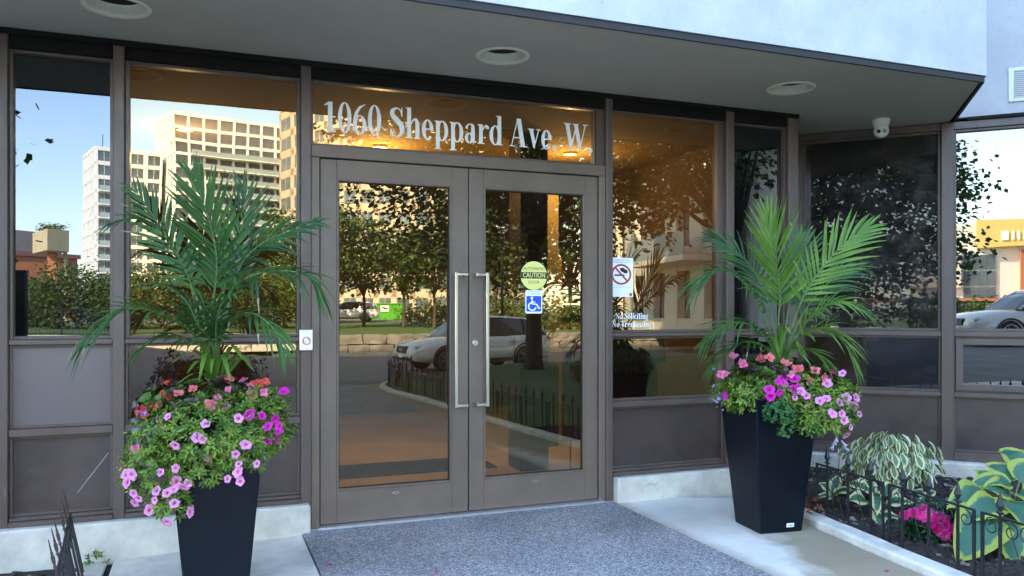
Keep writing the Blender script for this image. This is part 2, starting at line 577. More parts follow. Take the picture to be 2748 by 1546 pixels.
def aggregate():
    m, nt, bs, out = nodes_of('aggregate')
    L = nt.links.new
    tc = N(nt, 'ShaderNodeTexCoord')
    v = N(nt, 'ShaderNodeTexVoronoi'); v.inputs['Scale'].default_value = 150
    v2 = N(nt, 'ShaderNodeTexVoronoi', feature='DISTANCE_TO_EDGE'); v2.inputs['Scale'].default_value = 150
    nz = N(nt, 'ShaderNodeTexNoise'); nz.inputs['Scale'].default_value = 2.0; nz.inputs['Detail'].default_value = 6
    for n in (v, v2, nz):
        L(tc.outputs['Object'], n.inputs['Vector'])
    sp = N(nt, 'ShaderNodeSeparateColor')
    L(v.outputs['Color'], sp.inputs[0])
    cr = N(nt, 'ShaderNodeValToRGB')
    e = cr.color_ramp.elements
    e[0].position = 0.0; e[0].color = (0.10, 0.10, 0.11, 1)
    e[1].position = 1.0; e[1].color = (0.56, 0.56, 0.57, 1)
    k = e.new(0.5); k.color = (0.27, 0.262, 0.26, 1)
    k = e.new(0.8); k.color = (0.38, 0.37, 0.36, 1)
    L(sp.outputs[0], cr.inputs[0])
    ed = N(nt, 'ShaderNodeMapRange'); ed.inputs[1].default_value = 0.0; ed.inputs[2].default_value = 0.12
    ed.inputs[3].default_value = 0.45; ed.inputs[4].default_value = 1.0
    L(v2.outputs['Distance'], ed.inputs[0])
    big = N(nt, 'ShaderNodeMapRange'); big.inputs[1].default_value = 0.3; big.inputs[2].default_value = 0.7
    big.inputs[3].default_value = 0.85; big.inputs[4].default_value = 1.25
    L(nz.outputs['Fac'], big.inputs[0])
    mm = N(nt, 'ShaderNodeMath', operation='MULTIPLY'); L(ed.outputs[0], mm.inputs[0]); L(big.outputs[0], mm.inputs[1])
    hs = N(nt, 'ShaderNodeHueSaturation'); L(cr.outputs[0], hs.inputs['Color']); L(mm.outputs[0], hs.inputs['Value'])
    L(hs.outputs[0], bs.inputs['Base Color'])
    bs.inputs['Roughness'].default_value = 0.75
    bp = N(nt, 'ShaderNodeBump'); bp.inputs['Strength'].default_value = 0.6; bp.inputs['Distance'].default_value = 0.003
    L(v2.outputs['Distance'], bp.inputs['Height']); L(bp.outputs[0], bs.inputs['Normal'])
    MATS['aggregate'] = m
aggregate()
def stained():
    """concrete with a brown water stain running from the planter to the lawn kerb"""
    m, nt, bs, out = nodes_of('slab_stained')
    L = nt.links.new
    tc = N(nt, 'ShaderNodeTexCoord')
    sx = N(nt, 'ShaderNodeSeparateXYZ'); L(tc.outputs['Object'], sx.inputs[0])
    n1 = N(nt, 'ShaderNodeTexNoise'); n1.inputs['Scale'].default_value = 1.7; n1.inputs['Detail'].default_value = 10; n1.inputs['Roughness'].default_value = 0.66
    n2 = N(nt, 'ShaderNodeTexNoise'); n2.inputs['Scale'].default_value = 90; n2.inputs['Detail'].default_value = 4
    n3 = N(nt, 'ShaderNodeTexNoise'); n3.inputs['Scale'].default_value = 5.0; n3.inputs['Detail'].default_value = 5
    for n in (n1, n2, n3):
        L(tc.outputs['Object'], n.inputs['Vector'])
    cr = N(nt, 'ShaderNodeValToRGB')
    cr.color_ramp.elements[0].position = 0.32; cr.color_ramp.elements[0].color = (0.56, 0.53, 0.465, 1)
    cr.color_ramp.elements[1].position = 0.68; cr.color_ramp.elements[1].color = (0.76, 0.72, 0.64, 1)
    L(n1.outputs['Fac'], cr.inputs[0])
    a = N(nt, 'ShaderNodeMath', operation='MULTIPLY_ADD'); L(sx.outputs['Y'], a.inputs[0]); a.inputs[1].default_value = -0.30; L(sx.outputs['X'], a.inputs[2])
    b = N(nt, 'ShaderNodeMath', operation='MULTIPLY_ADD'); L(n3.outputs['Fac'], b.inputs[0]); b.inputs[1].default_value = 0.45; L(a.outputs[0], b.inputs[2])
    mk = N(nt, 'ShaderNodeMapRange'); mk.inputs[1].default_value = 2.74; mk.inputs[2].default_value = 2.90
    L(b.outputs[0], mk.inputs[0])
    yk = N(nt, 'ShaderNodeMapRange'); yk.inputs[1].default_value = -0.72; yk.inputs[2].default_value = -0.95
    L(sx.outputs['Y'], yk.inputs[0])
    mm = N(nt, 'ShaderNodeMath', operation='MULTIPLY'); L(mk.outputs[0], mm.inputs[0]); L(yk.outputs[0], mm.inputs[1])
    # dirt along the pebble strip
    c = N(nt, 'ShaderNodeMath', operation='MULTIPLY_ADD'); L(n3.outputs['Fac'], c.inputs[0]); c.inputs[1].default_value = 0.16; L(sx.outputs['X'], c.inputs[2])
    ek = N(nt, 'ShaderNodeMapRange'); ek.inputs[1].default_value = 2.05; ek.inputs[2].default_value = 1.93; ek.inputs[4].default_value = 0.7
    L(c.outputs[0], ek.inputs[0])
    mxx = N(nt, 'ShaderNodeMath', operation='MAXIMUM'); L(mm.outputs[0], mxx.inputs[0]); L(ek.outputs[0], mxx.inputs[1])
    mx = N(nt, 'ShaderNodeMixRGB', blend_type='MULTIPLY')
    mx.inputs[2].default_value = (0.50, 0.43, 0.32, 1)
    L(mxx.outputs[0], mx.inputs[0]); L(cr.outputs[0], mx.inputs[1])
    L(mx.outputs[0], bs.inputs['Base Color'])
    bs.inputs['Roughness'].default_value = 0.88
    bp = N(nt, 'ShaderNodeBump'); bp.inputs['Strength'].default_value = 0.25; bp.inputs['Distance'].default_value = 0.004
    L(n2.outputs['Fac'], bp.inputs['Height']); L(bp.outputs[0], bs.inputs['Normal'])
    MATS['slab_stained'] = m
stained()
mat('asphalt', (0.15, 0.147, 0.14), rough=0.92, var=0.25, scale=1.2, bump=0.5, bscale=160, detail=8)
mat('lawn', (0.060, 0.115, 0.022), rough=0.95, var=0.4, scale=5, bump=1.0, bscale=70)
mat('lobby_floor', (0.64, 0.49, 0.30), rough=0.35, var=0.12, scale=2)
mat('panel_yellow', (0.30, 0.22, 0.085), rough=0.8, var=0.05)
mat('lobby_paint', (0.10, 0.055, 0.025), rough=0.8, var=0.05)
mat('lobby_ceiling', (0.23, 0.145, 0.038), rough=0.9, var=0.04)  # warm lamplight on the ceiling is put into this amber base colour
mat('lobby_dark', (0.028, 0.017, 0.022), rough=0.5, var=0.2)
mat('wood', (0.36, 0.185, 0.050), rough=0.4, var=0.25, scale=4, stretch=(0.3, 3, 6))
mat('wood_red', (0.055, 0.022, 0.012), rough=0.4, var=0.3, scale=4, stretch=(0.3, 3, 6))
mat('mat_rib', (0.085, 0.060, 0.045), rough=0.9, var=0.2)
mat('mat_dark', (0.030, 0.030, 0.036), rough=0.95, var=0.2)
emitmat('lamp_warm', (1.0, 0.72, 0.36), 1.6)

# ------------------------------------------------------------------ ground
def sm(t):
    t = max(0.0, min(1.0, t))
    return t * t * (3 - 2 * t)
def gh(x, y):
    """height of the ground: flat by the building, sloping to the driveway, a terrace beyond"""
    side = 0.30 + (-0.55 - 0.30) * sm((x + 7) / 10)
    h = -0.09 + side * sm((-y - 9.5) / 9.0)
    return h
def make_ground():
    xs = [-400, -200, -100, -60, -40, -30, -24, -20] + [-18 + i * 1.5 for i in range(39)] + [44, 50, 60, 80, 120, 200, 400]
    ys = [60, 30, 15, 6, 1.0, 0.0] + [-1.5 - i * 1.5 for i in range(24)] + [-40, -46, -55, -70, -100, -150, -220, -400, -900]
    m = MB()
    vs = [(x, y, gh(x, y) if y > -29.6 else gh(x, -29.6)) for y in ys for x in xs]
    w = len(xs)
    fs = [(j * w + i, (j + 1) * w + i, (j + 1) * w + i + 1, j * w + i + 1) for j in range(len(ys) - 1) for i in range(w - 1)]
    m.add(vs, fs)
    return struct(m.build('driveway_ground', 'asphalt', smooth=True))
ground = make_ground()

CURB = [(2.80, -0.12), (2.73, -0.55), (2.64, -1.17), (2.55, -1.84), (2.45, -2.8), (2.35, -4.0), (2.18, -6.0), (2.02, -7.4), (2.15, -8.5), (2.9, -9.6), (4.6, -11.2), (8, -12.8), (14, -13.6), (24, -13.8)]
curb_pts = [Vector((p.x, p.y, 0)) for p in crspline([(a, b, 0) for a, b in CURB], 90)]
def curbx(y):
    for a, b in zip(curb_pts, curb_pts[1:]):
        if a.y >= y >= b.y:
            return a.x + (b.x - a.x) * (a.y - y) / max(1e-6, a.y - b.y)
    return 2.1
# walkway: sub-base sheet, then each slab a piece of its own
wk = struct(MB().prism([(-1.35, -0.01), (2.9, -0.01), (2.72, -1), (2.5, -3), (2.3, -5), (2.1, -8.8), (-1.35, -8.8)], -0.086, -0.058).build('walkway', 'soil'))
joint = [-0.012, -1.93, -4.0, -6.2, -8.8]
for a, b in zip(joint, joint[1:]):
    a2, b2 = a - 0.005, b + 0.005
    zl, zr = -0.038, -0.004        # the left slabs fall away from the path
    MB().add([(-1.052, b2, -0.057), (-0.112, b2, -0.057), (-0.112, a2, -0.057), (-1.052, a2, -0.057), (-1.052, b2, zl - 0.003), (-0.112, b2, zr), (-0.112, a2, zr), (-1.052, a2, zl - 0.003), (-1.046, b2 + 0.005, zl), (-0.118, b2 + 0.005, zr + 0.001), (-0.118, a2 - 0.005, zr + 0.001), (-1.046, a2 - 0.005, zl)],
             [(3, 2, 1, 0), (0, 1, 5, 4), (1, 2, 6, 5), (2, 3, 7, 6), (3, 0, 4, 7), (4, 5, 9, 8), (5, 6, 10, 9), (6, 7, 11, 10), (7, 4, 8, 11), (8, 9, 10, 11)]).build('slab', 'slab_concrete', wk)
    MB().cbox(-1.21, -1.082, b2, a2 - (0.01 if a > -0.1 else 0), -0.055, -0.038, 0.006).build('slab', 'slab_concrete', wk)
    n = 7
    right = [(curbx(a2 + (b2 - a2) * i / n) - 0.012, a2 + (b2 - a2) * i / n) for i in range(n + 1)]
    MB().prism([(1.872, a2)] + [(1.872, b2)] + right[::-1], -0.055, 0.0).build('slab', 'slab_stained', wk)
ps = struct(MB().box(-0.105, 1.862, -8.8, -0.06, -0.055, 0.004).build('pebble_path', 'aggregate'))
# planting bed and lawn inside the kerb
bed_in = [p + Vector((0.10, 0, 0)) for p in curb_pts if p.y > -3.1]
bed_poly = [(p.x, p.y) for p in bed_in] + [(9.0, bed_in[-1].y), (9.0, -4.66), (4.28, 0.06), (3.78, 0.56), (3.35, 0.10), (2.86, 0.0)]
# (the outline is star-shaped round its centre: fan it)
def sheet(name, poly, z, mt, bumpy=0.0, nz=3.0):
    m = MB()
    bm = bmesh.new()
    vv = [bm.verts.new((x, y, z)) for x, y in poly]
    f = bm.faces.new(vv)
    bmesh.ops.triangulate(bm, faces=[f])
    if bumpy:
        for _ in range(5):
            long = [e for e in bm.edges if e.calc_length() > 0.16]
            if not long:
                break
            bmesh.ops.subdivide_edges(bm, edges=long, cuts=1)
            bmesh.ops.triangulate(bm, faces=bm.faces[:])
    for v in bm.verts:
        v.co.z += bumpy * noise.noise(v.co * nz)
    bm.verts.index_update()
    m.add([v.co.copy() for v in bm.verts], [[q.index for q in ff.verts] for ff in bm.faces])
    bm.free()
    o = m.build(name, mt, smooth=True)
    if sum(q.normal.z for q in o.data.polygons) < 0:
        o.data.flip_normals()
    return struct(o)
bed_poly2 = [(p.x, p.y) for p in bed_in] + [(7.35, bed_in[-1].y), (4.30, 0.05), (3.80, 0.55), (3.36, 0.02), (2.90, -0.015)]
sheet('planting_bed', bed_poly2, 0.022, 'soil', 0.030, 4.0)
lawn_in = [p + Vector((0.08, 0.06, 0)) for p in curb_pts if p.y < -3.0]
sheet('lawn', [(p.x, p.y) for p in lawn_in] + [(24, -4.2), (7.0, -4.2), (7.0, lawn_in[0].y)], 0.05, 'lawn', 0.05, 0.6)
left_bed = [(-1.22, -0.01), (-1.22, -6.0), (-5.5, -6.0), (-5.5, -0.01)]
sheet('left_planting_bed', left_bed, -0.055, 'soil', 0.025, 5.0)
# concrete kerb along the bed
def kerb():
    m = MB()
    w = 0.105
    vs, fs = [], []
    k = len(curb_pts)
    for i, p in enumerate(curb_pts):
        t = (curb_pts[min(i + 1, k - 1)] - curb_pts[max(i - 1, 0)]).normalized()
        s = Vector((-t.y, t.x, 0))
        j = 0.004 * noise.noise(p * 6)
        prof = [(0, -0.09), (0, 0.030), (0.012, 0.044 + j), (w - 0.012, 0.048 + j), (w, 0.034), (w, -0.09)]
        for a, h in prof:
            q = p + s * a
            vs.append((q.x, q.y, h + min(0, gh(p.x, p.y) + 0.09)))
    n = 6
    for i in range(k - 1):
        for j in range(n):
            fs.append((i * n + j, (i + 1) * n + j, (i + 1) * n + (j + 1) % n, i * n + (j + 1) % n))
    fs.append(tuple(range(n)))
    fs.append(tuple((k - 1) * n + j for j in range(n))[::-1])
    m.add(vs, fs)
    return struct(m.build('kerb', 'kerb_concrete'))
kerb()
# mulch crumbs
def crumbs(name, n, area, mats, zf, seed, parent=None):
    r = random.Random(seed)
    m = MB()
    for _ in range(n):
        x, y = area(r)
        s = r.uniform(0.004, 0.014)
        e = Euler((r.uniform(-.6, .6), r.uniform(-.6, .6), r.uniform(0, 6.28))).to_matrix()
        c = Vector((x, y, zf(x, y) + s * 0.15))
        v = [c + e @ Vector((dx * s * 1.7, dy * s, dz * s * 0.5)) for dz in (-1, 1) for dy in (-1, 1) for dx in (-1, 1)]
        m.add(v, [(0, 2, 3, 1), (4, 5, 7, 6), (0, 1, 5, 4), (2, 6, 7, 3), (0, 4, 6, 2), (1, 3, 7, 5)], 1 if r.random() < 0.14 else 0)
    return stuff(m.build(name, mats, parent))
def bedarea(r):
    while True:
        y = r.uniform(-2.9, 0.2)
        x = r.uniform(2.75, 5.2)
        if x > curbx(min(y, -0.13)) + 0.12 and x + y < 4.25 and not (x < 3.5 and y > -0.02):
            return x, y
tag(crumbs('bark_mulch', 4200, bedarea, ['mulch', 'mulch_pale'], lambda x, y: 0.022 + 0.030 * noise.noise(Vector((x, y, 0.022)) * 4.0), 3),
    'dark bark mulch and crumbs covering the soil by the glass wing', 'mulch')
tag(crumbs('soil_crumbs', 600, lambda r: (r.uniform(-2.4, -1.24), r.uniform(-1.9, -0.05)), ['mulch', 'mulch_pale'], lambda x, y: -0.055 + 0.025 * noise.noise(Vector((x, y, -0.055)) * 5.0), 4),
    'dark crumbs on the soil beside the spiked fence corner left of the slabs', 'mulch')

# ------------------------------------------------------------------ the building
bld = thing('apartment_building', 'apartment building front with bronze framed glass entrance under a white plaster canopy', 'building')
HTOP = 22.0
mass = [(-40, -1.15), (3.872, -1.15), (4.65, -0.29), (9.0, -4.64), (26, -4.64), (26, 24), (-40, 24)]
MB().prism(mass, 2.692, HTOP).build('plaster_wall', 'stucco', bld)
# dark drip edge under the plaster, all along the canopy
inner = [(-40, -1.118), (3.858, -1.118), (4.622, -0.245), (8.99, -4.60), (25.97, -4.60), (25.97, 23.97), (-39.97, 23.97)]
MB().prism(inner, 2.682, 2.692).build('drip_edge', 'trim_dark', bld)
sof = [(-40, -1.122), (3.852, -1.122), (4.618, -0.253), (4.2, 0.17), (4.2, 0.95), (3.2, 0.95), (3.2, 0.14), (-40, 0.14)]
MB().prism(sof, 2.660, 2.682).build('soffit', 'soffit_paint', bld)
# thin lip that hangs at the canopy edge
lip = [(-40, -1.141), (3.868, -1.141), (4.644, -0.279), (4.630, -0.266), (3.858, -1.124), (-40, -1.124)]
MB().prism(lip, 2.654, 2.6915).build('canopy_lip', 'trim_dark', bld)
# walls that close the ground floor out of view
MB().box(-40, -1.70, 0.02, 24, -0.3, 2.66).build('side_wall', 'stucco', bld)
MB().box(-1.70, 26, 5.2, 24, -0.3, 2.681).build('rear_wall', 'lobby_paint', bld)

WO = Vector((4.586, -0.226, 0))
WX = Matrix.Translation(WO) @ Matrix.Rotation(R(-45), 4, 'Z')     # wing: x along the glass, y inwards
WBASE = 0.125
# concrete base under the frames
MB().cbox(-40, -0.062, -0.105, 0.10, -0.12, 0.158, 0.010).build('concrete_base', 'base_concrete', bld)
MB().cbox(1.885, 3.36, -0.105, 0.10, -0.12, 0.158, 0.010).build('concrete_base', 'base_concrete', bld)
MB(WX).cbox(-1.02, 5.8, -0.14, 0.12, -0.12, WBASE, 0.010).build('concrete_base', 'base_concrete', bld)
MB().cbox(-0.060, 1.88, -0.052, 0.12, -0.12, 0.003, 0.004).build('doorway_base', 'base_concrete', bld)

LV = dict(sill0=0.160, p0=0.205, p1=0.597, m0=0.662, m1=1.070, t0=1.112, t1=2.556, head=2.660)
def bx(name, x0, x1, y0, y1, z0, z1, mt, parent=bld, xf=None, c=0.003):
    return MB(xf).cbox(x0, x1, y0, y1, z0, z1, c).build(name, mt, parent)
def bead(x0, x1, z0, z1, w=0.014, d0=-0.014, d1=0.034, xf=None, parent=bld, mt='bronze', wr=None, wl=None):
    """glazing bead: one rectangular ring"""
    wl = wl or w
    wr = wr or w
    m = MB(xf)
    m.cbox(x0, x0 + wl, d0, d1, z0, z1, 0.002)
    m.cbox(x1 - wr, x1, d0, d1, z0, z1, 0.002)
    m.cbox(x0 + wl, x1 - wr, d0 + 0.001, d1, z0, z0 + w, 0.002)
    m.cbox(x0 + wl, x1 - wr, d0 + 0.001, d1, z1 - w, z1, 0.002)
    return m.build('glazing_bead', mt, parent)
def pane(x0, x1, z0, z1, mt, xf=None, parent=bld, d=0.018, name='window_pane', backing=None):
    m = MB(xf)
    m.box(x0, x1, d, d + 0.008, z0, z1, 1)
    m.m[-4] = 0            # the face towards the street carries the coating
    o = m.build(name, [mt, 'glass_inner'], parent)
    if backing:
        MB(xf).box(x0, x1, d + 0.05, d + 0.06, z0, z1).build('pane_backing', backing, parent)
    return o
def solid(x0, x1, z0, z1, xf=None, d=0.006, mt='panel_bronze'):
    return MB(xf).box(x0, x1, d, d + 0.03, z0, z1).build('infill_panel', mt, bld)

def mullion(x0, x1, z0=0.158, z1=2.66, xf=None, d0=-0.048, d1=0.085):
    m = MB(xf)
    m.cbox(x0, x1, d0, d1, z0, z1, 0.004)
    return m.build('mullion', 'bronze', bld)
# main facade
mullion(-1.70, -1.535)
mullion(-1.062, -1.008)
mullion(-0.109, -0.052, z0=0.0)
mullion(1.829, 1.876, z0=0.0)
mullion(2.768, 2.831)
mullion(3.300, 3.384)
bays = [(-1.535, -1.062), (-1.008, -0.109), (1.876, 2.768), (2.831, 3.300)]
g = 0.001
for i, (a, b) in enumerate(bays):
    a, b = a + g, b - g
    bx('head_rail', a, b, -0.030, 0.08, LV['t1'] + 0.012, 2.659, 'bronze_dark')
    bx('sill_rail', a, b, -0.055, 0.08, LV['sill0'], LV['p0'] - 0.02, 'bronze')
    bx('sill_rail', a, b, -0.035, 0.08, LV['p0'] - 0.019, LV['p0'] - 0.001, 'bronze')
    bx('rail', a, b, -0.040, 0.08, LV['p1'] + 0.013, LV['m0'] - 0.013, 'bronze')
    bx('rail', a, b, -0.040, 0.08, LV['m1'] + 0.003, LV['t0'] - 0.013, 'bronze')
    wr = 0.055 if i == 2 else 0.016
    bead(a, b, LV['p0'], LV['p1'] + 0.012)
    solid(a + 0.012, b - 0.012, LV['p0'] + 0.012, LV['p1'])
    bead(a, b, LV['m0'] - 0.012, LV['m1'] + 0.002, wr=wr)
    if i == 0:
        solid(a + 0.012, b - 0.012, LV['m0'], LV['m1'] - 0.008, d=-0.004, mt='panel_pale')
    elif i in (1, 2):
        pane(a + 0.010, b - wr + 0.002, LV['m0'], LV['m1'] - 0.008, 'glass_gold')
    else:
        pane(a + 0.010, b - 0.012, LV['m0'], LV['m1'] - 0.008, 'glass_spandrel', backing='spandrel_back')
    bead(a, b, LV['t0'] - 0.012, LV['t1'] + 0.011, wr=wr, w=0.016, wl=0.022 if i == 1 else None)
    if i in (0, 3):
        pane(a + 0.014, b - 0.014, LV['t0'], LV['t1'], 'glass_spandrel', backing='spandrel_back')
    else:
        pane(a + 0.014, b - wr + 0.002, LV['t0'], LV['t1'], 'glass_gold')
# head flashing strip over everything, tight to the soffit
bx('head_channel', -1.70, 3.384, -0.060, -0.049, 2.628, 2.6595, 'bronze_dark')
# doorway: jambs, header, transom light
bx('door_jamb', -0.051, -0.004, -0.036, 0.085, 0.003, 2.122, 'bronze_door')
bx('door_jamb', 1.782, 1.828, -0.036, 0.085, 0.003, 2.122, 'bronze_door')
bx('door_header', -0.051, 1.828, -0.038, 0.085, 2.123, 2.190, 'bronze_door')
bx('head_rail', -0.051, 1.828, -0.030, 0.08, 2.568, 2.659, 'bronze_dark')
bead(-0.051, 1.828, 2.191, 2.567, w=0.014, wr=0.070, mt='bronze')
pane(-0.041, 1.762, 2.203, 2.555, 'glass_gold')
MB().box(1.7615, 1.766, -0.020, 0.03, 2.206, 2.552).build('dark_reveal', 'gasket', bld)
bx('leak_stop', -0.003, 1.781, 0.030, 0.085, 2.085, 2.1225, 'bronze_dark')  # unseen stops added to keep lamp light from leaking round the leaves
for q_ in ((-0.0035, 0.012), (1.767, 1.7815)):
    bx('leak_stop', q_[0], q_[1], 0.030, 0.085, 0.02, 2.084, 'bronze_dark')
# threshold
MB().plate([(-0.02, 0.003), (1.80, 0.003), (1.80, 0.016), (-0.02, 0.016)], -0.078, 0.05).build('threshold', 'aluminium', bld)

def door(name, x0, x1, gl, gr, flip):
    """one leaf: stiles and rails round a gold pane, offset pull on the meeting stile"""
    d = thing(name, 'x', 'door')
    for k in ('label', 'category'):
        del d[k]
    d.parent = bld
    f0, f1 = -0.020, 0.026
    z0, z1, b1, t0 = 0.020, 2.117, 0.205, 2.005
    bx('stile', x0, gl, f0, f1, z0, z1, 'bronze_door', d)
    bx('stile', gr, x1, f0, f1, z0, z1, 'bronze_door', d)
    bx('top_rail', gl + 0.0005, gr - 0.0005, f0 + 0.0012, f1, t0, z1, 'bronze_door', d, c=0.001)
    bx('bottom_rail', gl + 0.0005, gr - 0.0005, f0 + 0.0012, f1, z0, b1, 'bronze_door', d, c=0.001)
    m = MB()
    w = 0.011
    m.cbox(gl, gl + w, f0 - 0.005, 0.01, b1, t0, 0.003)
    m.cbox(gr - w, gr, f0 - 0.005, 0.01, b1, t0, 0.003)
    m.cbox(gl + w, gr - w, f0 - 0.0045, 0.01, b1, b1 + w, 0.003)
    m.cbox(gl + w, gr - w, f0 - 0.0045, 0.01, t0 - w, t0, 0.003)
    m.build('glazing_bead', 'bronze_door', d)
    m = MB()
    q = w + 0.006
    m.box(gl + w, gl + q, -0.004, 0.008, b1 + w, t0 - w)
    m.box(gr - q, gr - w, -0.004, 0.008, b1 + w, t0 - w)
    m.box(gl + q, gr - q, -0.004, 0.008, b1 + w, b1 + q)
    m.box(gl + q, gr - q, -0.004, 0.008, t0 - q, t0 - w)
    m.build('gasket', 'gasket', d)
    pane(gl + w, gr - w, b1 + w, t0 - w, 'glass_gold', parent=d, d=0.0, name='door_pane')
    # offset pull: bar in front of the glass edge, returns to the stile
    s = -1 if flip else 1
    xm = x1 - 0.026 if not flip else x0 + 0.036       # where it bolts on
    xb = xm - s * (0.066 if not flip else 0.060)
    t = 0.0095
    m = MB()
    yb = -0.088
    m.cbox(xb - t, xb + t, yb - 0.008, yb + 0.008, 0.662, 1.478, 0.003)
    for zz in (0.662, 1.452):
        xa, xc = sorted((xb + s * t, xm + s * t))
        m.cbox(xa, xc, yb - 0.0078, yb + 0.0078, zz + 0.0040, zz + 0.0220, 0.003)
        m.cbox(xm - t, xm + t, yb + 0.008, f0 - 0.0002, zz + 0.0004, zz + 0.0256, 0.003)
    m.build('pull_handle', 'steel', d)
    # maker's oval on the bottom rail
    cx = gl + (gr - gl) * 0.5
    m = MB()
    m.lathe([(0.021, 0), (0.021, -0.0012), (0.017, -0.0012)], 20, (0, 0, 0), axis='y', cap=False)
    m.lathe([(0.017, -0.0004), (0.0005, -0.0004)], 20, (0, 0, 0), axis='y', cap=False)
    for v in m.v:
        v.z *= 0.42
        v.x += cx
        v.y += f0 + 0.0008
        v.z += 0.168
    m.build('maker_badge', 'steel', d)
    m = MB().box(cx - 0.010, cx + 0.011, f0 - 0.0012, f0 - 0.0002, 0.166, 0.171)
    m.build('badge_mark', 'decal_black', d)
    return d
d1 = door('door', 0.001, 0.887, 0.096, 0.785, False)
d2 = door('door', 0.897, 1.778, 0.992, 1.684, True)
MB().box(0.8875, 0.8900, -0.010, 0.02, 0.020, 2.117).build('gap_light_line', 'aluminium', bld)  # pale strip added to stand for the white light line at the gap
MB().box(0.8903, 0.8965, -0.004, 0.02, 0.020, 2.117).build('meeting_seal', 'gasket', bld)
MB().plate([(-1.236, 0.300), (-1.232, 0.299), (-1.087, 0.497), (-1.090, 0.500)], 0.0050, 0.0058).build('scratch', 'decal_grey', bld)
m = MB().lathe([(0.019, -0.0205), (0.019, -0.028), (0.016, -0.030), (0.0005, -0.030)], 20, (0.935, 0, 1.047), axis='y')
m.box(0.934, 0.936, -0.0312, -0.030, 1.040, 1.054)
m.build('lock_cylinder', 'steel', d2)
# return between facade and wing
MB().prism([(3.384, -0.045), (3.43, 0.0), (3.83, 0.50), (3.79, 0.54), (3.36, 0.06)], 0.02, 2.66).build('corner_return', 'bronze', bld)
# wing
ML = dict(LV); ML['sill0'] = WBASE + 0.004
mullion(-1.075, -0.99, z0=WBASE, z1=2.655, xf=WX)
mullion(-0.012, 0.072, z0=WBASE, z1=2.655, xf=WX)
mullion(1.60, 1.70, z0=WBASE, z1=2.655, xf=WX)
wb = [(-0.99, -0.012), (0.072, 1.60)]
for i, (a, b) in enumerate(wb):
    a, b = a + g, b - g
    bx('head_rail', a, b, -0.030, 0.08, 2.600, 2.6555, 'bronze', xf=WX)
    bx('sill_rail', a, b, -0.050, 0.08, ML['sill0'], 0.190, 'bronze', xf=WX)
    bx('rail', a, b, -0.040, 0.08, 0.600, 0.636, 'bronze', xf=WX)
    bx('rail', a, b, -0.040, 0.08, 1.052, 1.092, 'bronze', xf=WX)
    bead(a, b, 0.191, 0.599, xf=WX)
    solid(a + 0.012, b - 0.012, 0.20, 0.59, xf=WX)
    bead(a, b, 1.093, 2.599, xf=WX, w=0.018)
    if i == 0:
        bead(a, b, 0.637, 1.051, xf=WX)
        pane(a + 0.012, b - 0.012, 0.649, 1.041, 'glass_dark_low', xf=WX)
        pane(a + 0.014, b - 0.014, 1.108, 2.585, 'glass_dark', xf=WX)
    else:
        bead(a, b, 0.637, 1.051, xf=WX, w=0.012)
        bead(a + 0.0125, b - 0.0125, 0.6495, 1.0385, xf=WX, w=0.048, d0=-0.034, d1=0.03)     # sash of the opening window
        pane(a + 0.055, b - 0.055, 0.692, 0.996, 'glass_wing', xf=WX, d=0.0)
        pane(a + 0.014, b - 0.014, 1.108, 2.585, 'glass_wing', xf=WX)
MB(WX).box(1.70, 5.8, -0.03, 0.1, WBASE, 2.70).build('side_wall', 'stucco', bld)
MB(WX).cbox(0.16, 5.8, -0.048, -0.031, 2.657, 2.683, 0.003).build('wing_flashing', 'bronze_dark', bld)

# ------------------------------------------------------------------ lobby behind the glass
def lob(name, m, mt):
    return struct(m.build(name, mt))
lob('lobby_floor', MB().box(-1.69, 4.4, 0.13, 5.19, -0.10, 0.004), 'lobby_floor')
lob('lobby_ceiling', MB().prism([(-1.69, 0.10), (3.3, 0.10), (3.79, 0.60), (4.4, 0.05), (6.2, -1.75), (9, 1), (9, 5.19), (-1.69, 5.19)], 2.615, 2.645), 'lobby_ceiling')
lob('lobby_wall', MB().box(-1.69, 4.4, 4.9, 5.19, 0.005, 2.61), 'lobby_paint')
lob('lobby_side_wall', MB().box(-1.69, -1.60, 0.13, 4.89, 0.005, 2.61), 'lobby_paint')
lob('wing_floor', MB(WX).box(-0.9, 3.0, 0.13, 3.2, -0.10, 0.002), 'lobby_floor')
lob('wing_room_wall', MB(WX).box(-0.4, 3.2, 2.6, 2.7, 0.003, 2.61), 'lobby_dark')
lob('wing_side_wall', MB(WX).box(2.9, 3.0, 0.13, 2.59, 0.003, 2.61), 'lobby_dark')
lob('wing_partition', MB().box(3.30, 3.36, 0.75, 4.85, 0.005, 2.61), 'lobby_paint')
# ------------------------------------------------------------------ serif lettering drawn stroke by stroke
def ring(cx, cy, rx, ry, wx, wy, a0=0, a1=360, n=28):
    o, i = [], []
    for k in range(n + 1):
        a = R(a0 + (a1 - a0) * k / n)
        o.append((cx + rx * math.cos(a), cy + ry * math.sin(a)))
        i.append((cx + (rx - wx) * math.cos(a), cy + (ry - wy) * math.sin(a)))
    return ('rib', o, i)
def stroke(pts, n=None):
    """pen stroke through (x, y, width) points"""
    n = n or 6 * (len(pts) - 1)
    c = crspline([(p[0], p[1], p[2]) for p in pts], n)
    l, r = [], []
    for k, p in enumerate(c):
        t = c[min(k + 1, n)] - c[max(k - 1, 0)]
        t = Vector((t.x, t.y)).normalized()
        w = max(p.z, 0.02) / 2
        l.append((p.x - t.y * w, p.y + t.x * w))
        r.append((p.x + t.y * w, p.y - t.x * w))
    return ('rib', l, r)
def bar(x0, x1, y0, y1):
    return ('poly', [(x0, y0), (x1, y0), (x1, y1), (x0, y1)])
